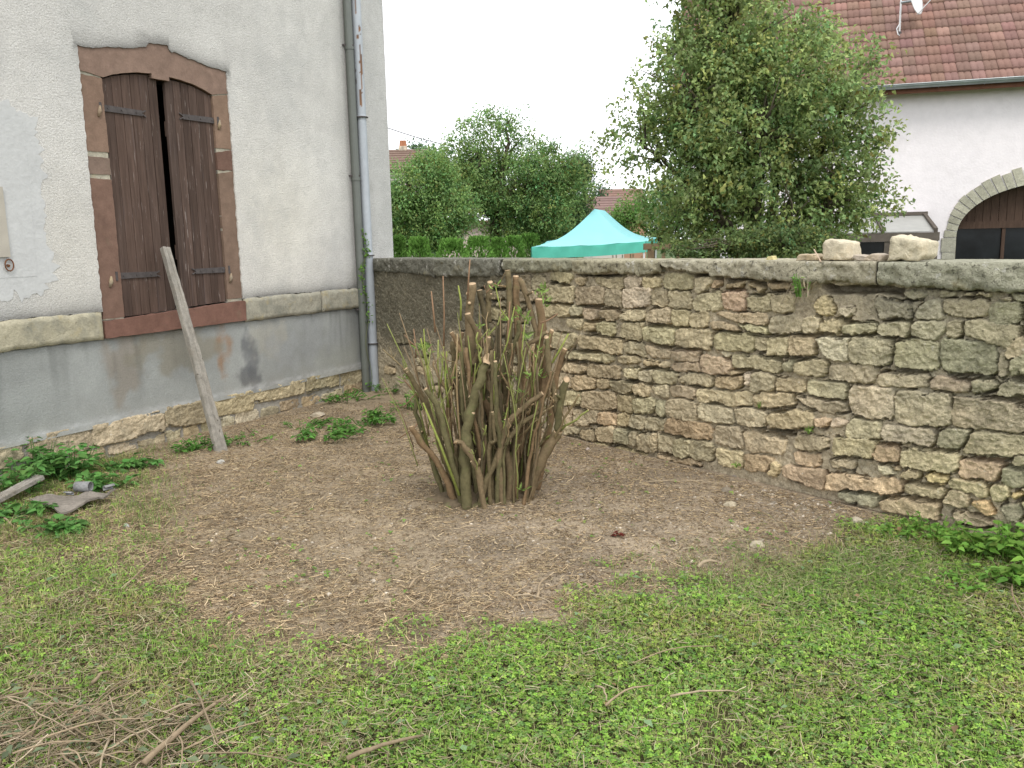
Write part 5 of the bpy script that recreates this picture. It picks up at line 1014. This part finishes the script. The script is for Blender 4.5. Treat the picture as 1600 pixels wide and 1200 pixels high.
    board(.105, .070, .045, L + .02, 90, (.27, .25, .215), 3, 'leaning_board', 'long split grey weathered board leaning from the ground onto the shutters', 'board', o, d, sx, f, .01, -.01)
    p0 = gnd(-60, 818); p1 = gnd(66, 776); dd = Vector(p1 - p0); dd.z = .10; L2 = dd.length; dd.normalize(); up = Vector((0, 0, 1)); s2 = dd.cross(up).normalized(); up = s2.cross(dd)
    board(.085, .075, .028, L2, 40, (.26, .24, .21), 8, 'old_plank', 'grey weathered plank lying in the nettles at the left edge', 'plank', (p0[0], p0[1], .035), dd, s2, up)
    # roofing felt scrap with curled ends
    F0 = empty('roofing_felt', 'torn piece of grey-brown roofing felt with curled corners lying in the weeds', 'scrap', gnd(110, 800)); oo = np.array(gnd(110, 800))
    tri = ragged([(46, 789), (62, 800), (98, 815), (120, 806), (150, 795), (182, 779), (160, 783), (130, 786), (90, 789)], 6, 1.2, 4)
    mb = MB(); n = len(tri); top = []; bt = []
    for x, y in tri:
        g = gnd(x, y) - oo; z = .060 + .014 * math.sin(x * .1) + .02 * (x > 170); top.append((g[0], g[1], z)); bt.append((g[0], g[1], z - .012))
    r3 = tessellate_polygon([[Vector((p[0], p[1], 0)) for p in top]])
    mb.add(top + bt, [tuple(t) for t in r3] + [tuple(i + n for i in reversed(t)) for t in r3] + [(i, (i + 1) % n, (i + 1) % n + n, i + n) for i in range(n)]); mb.build('sheet', M['felt'], F0)
    for (x0, y0, x1, y1, r, a0, a1) in ((121, 783, 144, 783, .034, -1.2, 4.1), (165, 783, 180, 779, .02, -1, 2.6), (103, 789, 115, 790, .014, -1, 2.5)):
        A = gnd(x0, y0) - oo; Bq = gnd(x1, y1) - oo; ax = Vector(Bq - A); ax.z = 0; ax.normalize(); sd = ax.cross(Vector((0, 0, 1))); mb = MB(); vs = []; m_ = 16
        for q in (0, .004):
            for E in (A, Bq):
                for i in range(m_):
                    an = a0 + (a1 - a0) * i / (m_ - 1); vs.append(Vector(E) + sd * ((r - q) * math.cos(an)) * -1 + Vector((0, 0, .062 + r + (r - q) * math.sin(an))))
        fs = [(i, i + 1, m_ + i + 1, m_ + i) for i in range(m_ - 1)] + [(2 * m_ + i, 3 * m_ + i, 3 * m_ + i + 1, 2 * m_ + i + 1) for i in range(m_ - 1)] + [(i, 2 * m_ + i, 2 * m_ + i + 1, i + 1) for i in range(m_ - 1)] + [(m_ + i, m_ + i + 1, 3 * m_ + i + 1, 3 * m_ + i) for i in range(m_ - 1)]
        mb.add(vs, fs); mb.build('curled_edge', mat('felt_grit', (.24, .24, .235), noise=((60, .2),), bump=((90, .003),)), F0, smooth=True)

# ---------------------------------------------------------------- plants
def weed(name, label, cat, x, y, R, hgt, n, ls, col, seed, lw=.75, group=None, flat=False, base=None, stems=8):
    rng = np.random.default_rng(seed); g = np.array(base) if base is not None else gnd(x, y); W = empty(name, label, cat, g, 0, group)
    ns = stems + int(R * 30); ang = rng.uniform(0, 6.28, ns); rr = R * np.sqrt(rng.random(ns)); top = np.stack([np.cos(ang) * rr, np.sin(ang) * rr * .8, hgt * rng.uniform(.5, 1, ns)], 1); mb = MB(); mb.col = tuple(np.array(col) * .9)
    ft = top * ([.55, .55, 0] if R > .05 else [.02, .02, 0])
    for i in range(ns): mb.tube([ft[i], (ft[i] + top[i]) / 2 + [0, 0, hgt * .1], top[i]], [.0035, .003, .002], 5)
    mb.build('stems', M['leafm'], W)
    k = rng.integers(0, ns, n); t = rng.uniform(.15, 1, n) ** .7; c = ft[k] + (top[k] - ft[k]) * t[:, None]; an = rng.uniform(0, 6.28, n)
    A = np.stack([np.cos(an), np.sin(an), rng.uniform(-.25, .35, n)], 1); P = c + A * [1, 1, .2] * ls * .35; ln = ls * rng.uniform(.6, 1.25, n) * (1.15 - .4 * t)
    # broad toothed leaves, ten vertices each
    A /= np.linalg.norm(A, axis=1, keepdims=True); N = np.array([0, 0, 1.]) + rvec(rng, n) * .35; Sd = np.cross(A, N); Sd /= np.linalg.norm(Sd, axis=1, keepdims=True); U = np.cross(Sd, A)
    sh = [(0, 0), (.10, .30), (.22, .48), (.30, .40), (.45, .47), (.55, .33), (.72, .28), (1, 0)]
    pts = [(0, 0)] + [(a, b) for a, b in sh[1:-1]] + [(1, 0)] + [(a, -b) for a, b in reversed(sh[1:-1])]
    V = np.stack([P + A * (ln * a)[:, None] + Sd * (ln * lw * b)[:, None] + U * (ln * (abs(b) * .22 - a * a * .22))[:, None] for a, b in pts], 1); m_ = len(pts)
    # two halves share the midrib
    h1 = list(range(0, 8)); h2 = [0] + [7 + i for i in range(0, 7)]
    F = np.concatenate([np.arange(n)[:, None] * m_ + np.array(h1)[None, ::-1], np.arange(n)[:, None] * m_ + np.array([0, 7, 8, 9, 10, 11, 12, 13])[None, ::-1]])
    C = np.array(col) * rng.uniform(.65, 1.35, (n, 1)) * (1 + rng.normal(0, .06, (n, 3)))
    npmesh('leaves', V.reshape(-1, 3), F, M['leafm'], W, np.repeat(C, m_, 0))
def weeds():
    G = (.115, .255, .065); LG = (.17, .32, .06)
    gp = 'nettles growing along the house wall'
    for i, (x, y, R, h, n, lab) in enumerate(((18, 775, .20, .17, 70, 'nettle clump at the left edge above the old plank'), (62, 748, .20, .18, 75, 'dense nettle clump behind the roofing felt'), (112, 748, .18, .16, 65, 'nettle clump between the felt scrap and the plinth'), (25, 730, .15, .22, 50, 'tallest nettles against the plinth at the left edge'), (160, 765, .16, .08, 50, 'low nettles right of the felt scrap'), (30, 815, .18, .06, 50, 'low weeds below the old plank at the left edge'), (85, 835, .15, .05, 40, 'low weeds in front of the felt scrap'), (200, 735, .16, .06, 40, 'sparse low weeds by the plinth left of the leaning board'))):
        weed('nettle_clump', lab, 'nettles', x, y, R * 1.3, h * 1.75, int(n * 2.0), .078, G, 100 + i, group=gp)
    for i, (x, y, R, h, n, ls, lab) in enumerate(((318, 705, .14, .09, 50, .045, 'small weeds at the foot of the leaning board'), (375, 690, .2, .04, 45, .03, 'thin weeds on the soil right of the leaning board'), (515, 682, .22, .07, 90, .045, 'green weed patch on the soil between the shrub and the plinth'), (575, 660, .20, .08, 90, .045, 'weed patch just left of the pruned shrub'), (540, 625, .22, .07, 70, .04, 'weeds along the plinth near the downpipes'), (612, 612, .18, .10, 50, .045, 'weeds at the foot of the wall right of the downpipes'), (470, 668, .16, .04, 40, .03, 'low weeds left of the flat pale stone'), (640, 640, .15, .1, 40, .045, 'weeds at the left foot of the pruned shrub'))):
        weed('weed_patch', lab, 'weeds', x, y, R * 1.8, h * 1.5, int(n * 3.2), ls * 1.1, (.12, .26, .055), 120 + i, group='weeds in the corner by the house')
    for i, (x, y, R, h, n, ls, lab) in enumerate(((1570, 870, .20, .13, 95, .062, 'broad bright green nettle clump at the right edge'), (1520, 865, .16, .11, 70, .055, 'nettle clump just left of the one at the right edge'), (1590, 915, .14, .09, 55, .055, 'front nettle clump low at the right edge'), (1460, 838, .15, .10, 55, .045, 'leafy weeds below the wall stones on the right'), (1410, 845, .14, .07, 40, .038, 'thin weeds left of the right-hand nettles'), (1500, 920, .16, .05, 45, .04, 'low weeds in front of the right-hand nettles'), (1580, 820, .12, .14, 35, .045, 'weed growing up the wall at the right edge'), (1640, 900, .25, .13, 90, .06, 'nettle clump beyond the right edge'))):
        weed('nettle_clump', lab, 'nettles', x, y, R * 1.15, h * 1.25, int(n * 1.5), ls, LG, 140 + i, group='nettles at the right end of the wall')
    # plant rooted in the joint under the coping
    s, z = WAL.hit(1268, 452); weed('wall_plant', 'green plant with trailing dry stems rooted in the joint under the coping', 'plant', 0, 0, .07, .14, 30, .030, (.17, .33, .07), 160, base=WAL.w(s, -.09, z - .04), stems=9)
    mb = MB(); rng = random.Random(3); o = WAL.w(s, -.05, z)
    for i in range(12):
        a = rng.uniform(-.1, .1); mb.col = rng.choice([(.34, .28, .2), (.25, .21, .13)]); p0 = np.array([a * .3, 0, 0]); p1 = np.array([a * .8, -.05, rng.uniform(-.06, .06)]); p2 = np.array([a * 1.3 - .03, -.04, rng.uniform(-.16, .09)])
        R_ = lambda p: FR(p); q = [WAL.d * p[0] + WAL.n * p[1] + np.array([0, 0, p[2]]) for p in (p0, p1, p2)]; mb.tube(q, [.004, .003, .002], 5)
    t = mb.build('dry_stems', M['twig']); t.location = tuple(o); tag(t, 'bunch of bare dry stems hanging from the joint below the coping', 'dry plant')
    for x, y, lab in ((1190, 632, 'tiny green fern in the wall joint above the dark hole'), (1268, 672, 'tiny green tuft in the wall joint right of the dark hole'), (1155, 725, 'small tuft at the foot of the pinkish wall stone')):
        s, z = WAL.hit(x, y); weed('wall_tuft', lab, 'plant', 0, 0, .03, .05, 14, .022, (.22, .34, .08), 170 + x, base=WAL.w(s, -.03, z - .02), stems=4)
    rng = np.random.default_rng(9); n = 130; Z = rng.uniform(.75, 1.75, n); C = empty('creeper', 'thin green creeper climbing the dark drainpipe', 'climbing plant', FAC.w(-.19, -.12, .4)); o = FAC.w(-.19, -.12, .4)
    P = np.array([FAC.w(-.20 + .05 * math.sin(z * 9) + rng.normal(0, .022), -.125 + rng.normal(0, .012), z) for z in Z]) - o; ln = rng.uniform(.02, .04, n)
    leafmesh('leaves', P, rvec(rng, n) * [1, 1, .6], rvec(rng, n), ln, ln * .8, np.array([.16, .30, .06]) * rng.uniform(.6, 1.3, (n, 1)), M['leafm'], C)
    mb = MB(); mb.col = (.14, .16, .07); mb.tube([FAC.w(-.19 + .04 * math.sin(z * 9), -.118, z) - o for z in np.linspace(.0, 1.75, 24)], .003, 5); mb.build('stem', M['twig'], C)
    g = gnd(968, 838); weed('red_seedling', 'small dark red withered seedling on the bare soil', 'plant', 968, 838, .03, .03, 12, .03, (.16, .035, .025), 181, base=g, stems=4)

# ---------------------------------------------------------------- lawn, litter, cut branches
def scatter(rng, n, x0, x1, y0, y1, dens, mul=1):
    out = []
    tot = 0
    while tot < n:
        P = np.stack([rng.uniform(x0, x1, n * 2), rng.uniform(y0, y1, n * 2), np.zeros(n * 2)], 1)
        P = P[(behind(P) < -.05)]; fx = (P[:, 0] - FAC.o[0]) * FAC.n[0] + (P[:, 1] - FAC.o[1]) * FAC.n[1]; P = P[fx < -.07]
        P = P[rng.random(len(P)) < dens(P)]; out.append(P); tot += len(P)
        if len(P) == 0: break
    P = np.concatenate(out)[:n]; P[:, 2] = gz(P); return P
def sticks(name, P, rng, l0, l1, r, cols, lift=.004, pitch=.18, m='twig'):
    n = len(P); an = rng.uniform(0, math.pi * 2, n); L = l0 * (l1 / l0) ** rng.random(n); A = np.stack([np.cos(an), np.sin(an), rng.normal(0, pitch, n)], 1); A /= np.linalg.norm(A, axis=1, keepdims=True)
    Sd = np.cross(A, [0, 0, 1.]); Sd /= np.linalg.norm(Sd, axis=1, keepdims=True); U = np.cross(Sd, A); rr = (r * rng.uniform(.5, 1.5, n) * (L / l1) ** .3)[:, None]
    bend = (rng.normal(0, .10, n) * L)[:, None]; c = P + np.array([0, 0, 1]) * (lift + rr + np.abs(A[:, 2:3]) * L[:, None] * .45); V = []
    for t, b in ((-.5, 0), (0, 1), (.5, 0)):
        q = c + A * (L * t)[:, None] + Sd * bend * b
        for k in range(3): a = 2.094 * k; V.append(q + Sd * rr * math.cos(a) + U * rr * math.sin(a))
    V = np.stack(V, 1).reshape(-1, 3); F = [[s * 3 + k, s * 3 + (k + 1) % 3, s * 3 + 3 + (k + 1) % 3, s * 3 + 3 + k] for s in (0, 1) for k in range(3)]
    F = (np.arange(n)[:, None, None] * 9 + np.array(F)[None]).reshape(-1, 4); cols = np.array(cols); C = cols[rng.integers(0, len(cols), n)] * rng.uniform(.6, 1.3, (n, 1))
    return npmesh(name, V, F, M[m], None, np.repeat(C, 9, 0))
def patchtone(P):
    a = fbm(P[:, 0] * 2.2, P[:, 1] * 2.2, 91)[:, None]; b = fbm(P[:, 0] * 5 + 7, P[:, 1] * 5, 92)[:, None]; d = sstep(.52, .70, fbm(P[:, 0] * 3 + 3, P[:, 1] * 3, 93))[:, None]
    return (.62 + .5 * a + .28 * b) * (1 + d * np.array([.22, -.02, .2]))
def clover(P, rng, ls, cols, name, hmax=.04):
    n = len(P); h = rng.uniform(.008, hmax, n); an = rng.uniform(0, 6.28, n); k = 3; sh = [(0, 0), (.45, .40), (.85, .42), (1.0, 0), (.85, -.42), (.45, -.40)]
    tilt = rvec(rng, n) * .45; N = np.array([0, 0, 1.]) + tilt; N /= np.linalg.norm(N, axis=1, keepdims=True); sz = ls * rng.uniform(.55, 1.35, n); V = []
    for j in range(k):
        a = an + j * 2.094 + rng.normal(0, .15, n); A = np.stack([np.cos(a), np.sin(a), np.zeros(n)], 1); A -= N * (A * N).sum(1, keepdims=True); A /= np.linalg.norm(A, axis=1, keepdims=True); S_ = np.cross(N, A); c = P + np.array([0, 0, 1]) * h[:, None]
        for u, v in sh: V.append(c + A * (sz * u)[:, None] + S_ * (sz * v)[:, None] + N * (sz * (abs(v) * .25 - u * .10))[:, None])
    V = np.stack(V, 1).reshape(-1, 3); F = (np.arange(n * k)[:, None] * 6 + np.arange(6)[None]); cols = np.array(cols); C = cols[rng.integers(0, len(cols), n)] * rng.uniform(.65, 1.35, (n, 1)) * patchtone(P)
    return npmesh(name, V, F, M['leafm'], None, np.repeat(C, 18, 0))
def blades(P, rng, h0, h1, wd, cols, name, lean=.8):
    n = len(P); an = rng.uniform(0, 6.28, n); L = rng.uniform(h0, h1, n)[:, None]; A = np.stack([np.cos(an), np.sin(an), np.zeros(n)], 1); S_ = np.stack([-np.sin(an), np.cos(an), np.zeros(n)], 1); ln = rng.uniform(.2, 1.3, n)[:, None] * lean; w_ = wd * rng.uniform(.6, 1.3, n)[:, None]; V = []
    for t, k in ((0, 1), (.5, .8), (1, .12)):
        q = P + A * L * ln * t ** 1.6 + np.array([0, 0, 1]) * L * (t - .35 * ln * t * t); V += [q - S_ * w_ * k / 2, q + S_ * w_ * k / 2]
    V = np.stack(V, 1).reshape(-1, 3); F = (np.arange(n)[:, None, None] * 6 + np.array([[0, 1, 3, 2], [2, 3, 5, 4]])[None]).reshape(-1, 4); cols = np.array(cols); C = cols[rng.integers(0, len(cols), n)] * rng.uniform(.65, 1.35, (n, 1)) * patchtone(P)
    return npmesh(name, V, F, M['leafm'], None, np.repeat(C, 6, 0))
def lawn():
    rng = np.random.default_rng(12)
    def patch(P, s=3.0, k=0): return fbm(P[:, 0] * s, P[:, 1] * s, 60 + k)
    def thin(P): px, py = proj(P); return 1 - .72 * sstep(700, 250, px + (patch(P, 2, 3) - .5) * 300)
    cl = lambda P: lawnmask(P) ** 1.3 * sstep(.30, .52, patch(P) + .17 * lawnmask(P)) * thin(P)
    G = [(.21, .38, .058), (.25, .42, .07), (.17, .32, .055), (.31, .46, .09), (.12, .22, .06), (.21, .33, .10), (.27, .32, .10)]
    tag(clover(scatter(rng, 100000, -3.6, 3.4, 1.7, 6.8, cl), rng, .0088, G, 'lawn_clover', .030), 'short clover and small broad leaves covering the lawn', 'ground cover', kind='stuff')
    tag(blades(scatter(rng, 90000, -3.6, 3.4, 1.7, 6.8, lambda P: lawnmask(P) * (.35 + .65 * sstep(.4, .6, patch(P, 4, 9)))), rng, .02, .055, .0032, [(.26, .42, .08), (.31, .46, .10), (.20, .32, .06), (.44, .44, .20), (.36, .34, .16)], 'lawn_grass', .9), 'short mown grass blades of the lawn', 'grass', kind='stuff')
    # larger pale leaves and dock leaves lying in the lawn
    P = scatter(rng, 420, -3, 3, 1.9, 5, lambda P: lawnmask(P)); n = len(P); ln = rng.uniform(.025, .055, n); P[:, 2] += rng.uniform(.015, .035, n)
    a = rng.uniform(0, 6.28, n); A = np.stack([np.cos(a), np.sin(a), rng.normal(0, .15, n)], 1)
    tag(leafmesh('fallen_leaves', P, A, np.array([0, 0, 1.]) + rvec(rng, n) * .4, ln, ln * .5, np.where(rng.random((n, 1)) < .8, np.array([[.20, .30, .15]]), np.array([[.30, .20, .11]])) * rng.uniform(.7, 1.3, (n, 1)), M['leafm'], fold=.12), 'cut leaves lying scattered on the lawn', 'leaves', kind='stuff')
    # straw-like litter of the pruning
    def lit(P):
        px, py = proj(P); d = py - np.interp(px, *YB); b = np.exp(-((d + 40) / 85) ** 2) * sstep(1050, 700, px); b2 = .45 * sstep(700, 300, px) * (d < 40) * sstep(690, 740, py); b3 = .16 * (d < 0); b4 = .8 * sstep(0, 60, d) * sstep(700, 300, px)
        return np.clip(np.maximum.reduce([b, b2, b3, b4]) * (.45 + 1.1 * sstep(.35, .65, patch(P, 5, 4))), 0, 1)
    TAN = [(.50, .375, .225), (.40, .30, .18), (.60, .47, .30), (.18, .13, .08), (.42, .335, .20), (.29, .21, .13)]
    tag(sticks('pruning_litter', scatter(rng, 52000, -3.7, 2.4, 1.8, 7.6, lit), rng, .012, .075, .0017, TAN), 'straw-coloured twiglets and wood chips littering the soil', 'litter', kind='stuff')
    tag(sticks('fine_chips', scatter(rng, 70000, -3.2, 2.9, 3.0, 8.6, lambda P: (1 - lawnmask(P)) * (.25 + .75 * sstep(.35, .65, patch(P, 6, 5)))), rng, .005, .022, .0019, TAN + [(.16, .12, .08), (.22, .17, .11), (.32, .26, .18)]), 'fine dry chips and crumbs covering the bare soil', 'litter', kind='stuff')
    tag(sticks('lawn_straw', scatter(rng, 20000, -3.4, 3.2, 1.8, 5.5, lambda P: lawnmask(P) * (.3 + .7 * sstep(.5, .7, patch(P, 2.5, 8)))), rng, .015, .07, .0013, [(.38, .32, .20), (.30, .25, .15), (.42, .38, .24)], .022, .3), 'thin dry stalks caught in the lawn', 'litter', kind='stuff')
    tag(blades(scatter(rng, 2600, .8, 3.0, 3.2, 5.0, lambda P: (np.exp(-((proj(P)[0] - 1290) / 150) ** 2 - ((proj(P)[1] - 905) / 38) ** 2))), rng, .04, .11, .003, [(.24, .30, .10), (.36, .34, .18), (.17, .26, .08)], 'cut_grass', 2.1), 'long cut grass lying in a tangle below the wall', 'grass', kind='stuff')
    tag(blades(scatter(rng, 5000, -3.8, -1.2, 4.5, 8.8, lambda P: sstep(330, 100, proj(P)[0]) * (patch(P, 4, 2) > .5) * ~((abs(proj(P)[0] - 115) < 65) & (abs(proj(P)[1] - 797) < 20))), rng, .03, .09, .003, [(.20, .28, .08), (.34, .32, .16), (.15, .24, .06)], 'rough_grass', 1.2), 'rough grass along the foot of the house', 'grass', kind='stuff')
    # scattered small green seedlings on the soil
    P = scatter(rng, 500, -3, 2.6, 3.2, 8.5, lambda P: (1 - lawnmask(P)) * sstep(.5, .7, patch(P, 3, 14))); tag(clover(P, rng, .012, [(.14, .28, .05), (.2, .3, .07)], 'seedlings', .02), 'tiny green seedlings dotted over the bare soil', 'ground cover', kind='stuff')
def branch(mb, p0, p1, r, rng, bend=.08, z0=.01, z1=.01):
    a = np.array([p0[0], p0[1], z0]); b = np.array([p1[0], p1[1], z1]); L = np.linalg.norm(b - a); o = rng.uniform(-bend, bend) * L; s = np.array([-(b - a)[1], (b - a)[0], 0]) / L; pts = []
    for i in range(8): t = i / 7; pts.append(a + (b - a) * t + s * o * math.sin(t * math.pi) + np.array([rng.uniform(-.004, .004), rng.uniform(-.004, .004), .02 * math.sin(t * 3.1)]))
    pts = [p - a for p in pts]; mb.tube(pts, [r * (1.15 - .6 * i / 7) * rng.uniform(.9, 1.1) for i in range(8)], 7, capmi=1)
    return a
def brushwood():
    rng = random.Random(8); cols = [(.30, .23, .15), (.25, .19, .125), (.35, .28, .19), (.22, .17, .11)]
    def one(x0, y0, x1, y1, r, lab, z=.02, grp=None, zz=None):
        mb = MB(); mb.col = rng.choice(cols); a = branch(mb, gnd(x0, y0), gnd(x1, y1), r, rng, .07, z + r, (z if zz is None else zz) + r); o = mb.build('cut_branch', [M['twig'], M['cut']], None, smooth=True); o.location = tuple(float(v) for v in a); tag(o, lab, 'branch', grp)
    one(228, 1215, 357, 1108, .0095, 'thickest cut branch rising to the right out of the brushwood heap', .04); one(545, 1202, 662, 1166, .0075, 'lone pale branch lying on the lawn at the bottom edge', .03)
    one(300, 1100, 345, 1205, .004, 'straight thin branch crossing the thick one in the heap', .09); one(1046, 1102, 1150, 1095, .004, 'slightly bent pale stick in the middle of the lawn', .03); one(947, 1118, 1023, 1085, .004, 'short forked-looking stick left of the bent one on the lawn', .03)
    one(990, 1048, 1125, 1022, .0022, 'long thin dry stem lying on the lawn above the bent stick', .03); one(930, 1087, 948, 1110, .004, 'short upright-lying stick beside the forked one', .03); one(1090, 892, 1122, 885, .009, 'short thick chunk of cut branch at the edge of the soil', .01)
    one(192, 925, 265, 852, .0045, 'long curved stick across the litter left of the shrub', .01); one(840, 940, 860, 905, .006, 'short brown stick at the lawn edge below the shrub', .01); one(800, 936, 865, 950, .004, 'yellow stick at the lawn edge below the shrub', .01)
    one(480, 962, 575, 958, .004, 'straight pale stick lying across the litter', .015); one(355, 845, 440, 868, .005, 'brown stick in the litter left of the shrub', .01); one(640, 925, 662, 908, .006, 'short light broken stick in the middle of the litter', .015); one(1010, 756, 1140, 760, .0035, 'long thin stick lying along the soil below the wall', .01)
    one(1200, 752, 1245, 760, .004, 'pale stick at the foot of the wall beside the crumbs', .015); one(870, 830, 885, 868, .004, 'thin stick lying on bare soil right of the shrub', .01); one(1580, 925, 1602, 985, .004, 'thin dry stem at the right edge of the lawn', .03); one(385, 672, 432, 704, .004, 'thin stick right of the leaning board', .01)
    one(146, 1078, 172, 1062, .006, 'short white peeled stick in the grass above the heap', .02); one(-5, 812, 22, 830, .007, 'white peeled branch end at the left edge below the plank', .02)
    for i in range(56):
        x = rng.uniform(-60, 330); y = rng.uniform(1110, 1215) + max(0, x - 150) * .12; an = rng.choice([rng.uniform(-1.1, .3), rng.uniform(-1.1, .3), rng.uniform(.8, 2.2)]); L = rng.uniform(50, 190)
        one(x, y, x + L * math.cos(an), y + L * .55 * math.sin(an), rng.uniform(.0016, .0040), 'thin cut branch lying in the brushwood heap in the bottom left corner', rng.uniform(.01, .07), 'thin branches of the brushwood heap', rng.uniform(.01, .09))
    r2 = np.random.default_rng(5); P = scatter(r2, 2600, -2.4, -.5, 1.9, 3.1, lambda P: (lambda q: sstep(420, 250, q[0]) * sstep(1085, 1140, q[1] - .0 * q[0]))(proj(P)))
    tag(sticks('brushwood_twigs', P, r2, .05, .22, .0017, [(.34, .27, .18), (.26, .2, .13), (.42, .34, .24)], .015, .22), 'fine tangled twigs of the brushwood heap', 'brushwood', kind='stuff')
    n = 700; P = scatter(r2, n, -2.4, -.3, 1.9, 3.1, lambda P: (lambda q: sstep(480, 300, q[0]) * sstep(1080, 1150, q[1]))(proj(P))); n = len(P); P[:, 2] += r2.uniform(.01, .06, n); ln = r2.uniform(.02, .05, n); a = r2.uniform(0, 6.28, n)
    tag(leafmesh('wilted_leaves', P, np.stack([np.cos(a), np.sin(a), r2.normal(0, .3, n)], 1), np.array([0, 0, 1.]) + rvec(r2, n) * .6, ln, ln * .45, np.array([.17, .21, .12]) * r2.uniform(.6, 1.4, (n, 1)), M['leafm'], fold=.15), 'wilted grey-green leaves caught in the brushwood heap', 'leaves', kind='stuff')
stump_shrub(); wall_top_things(); ground_things(); weeds(); lawn(); brushwood()
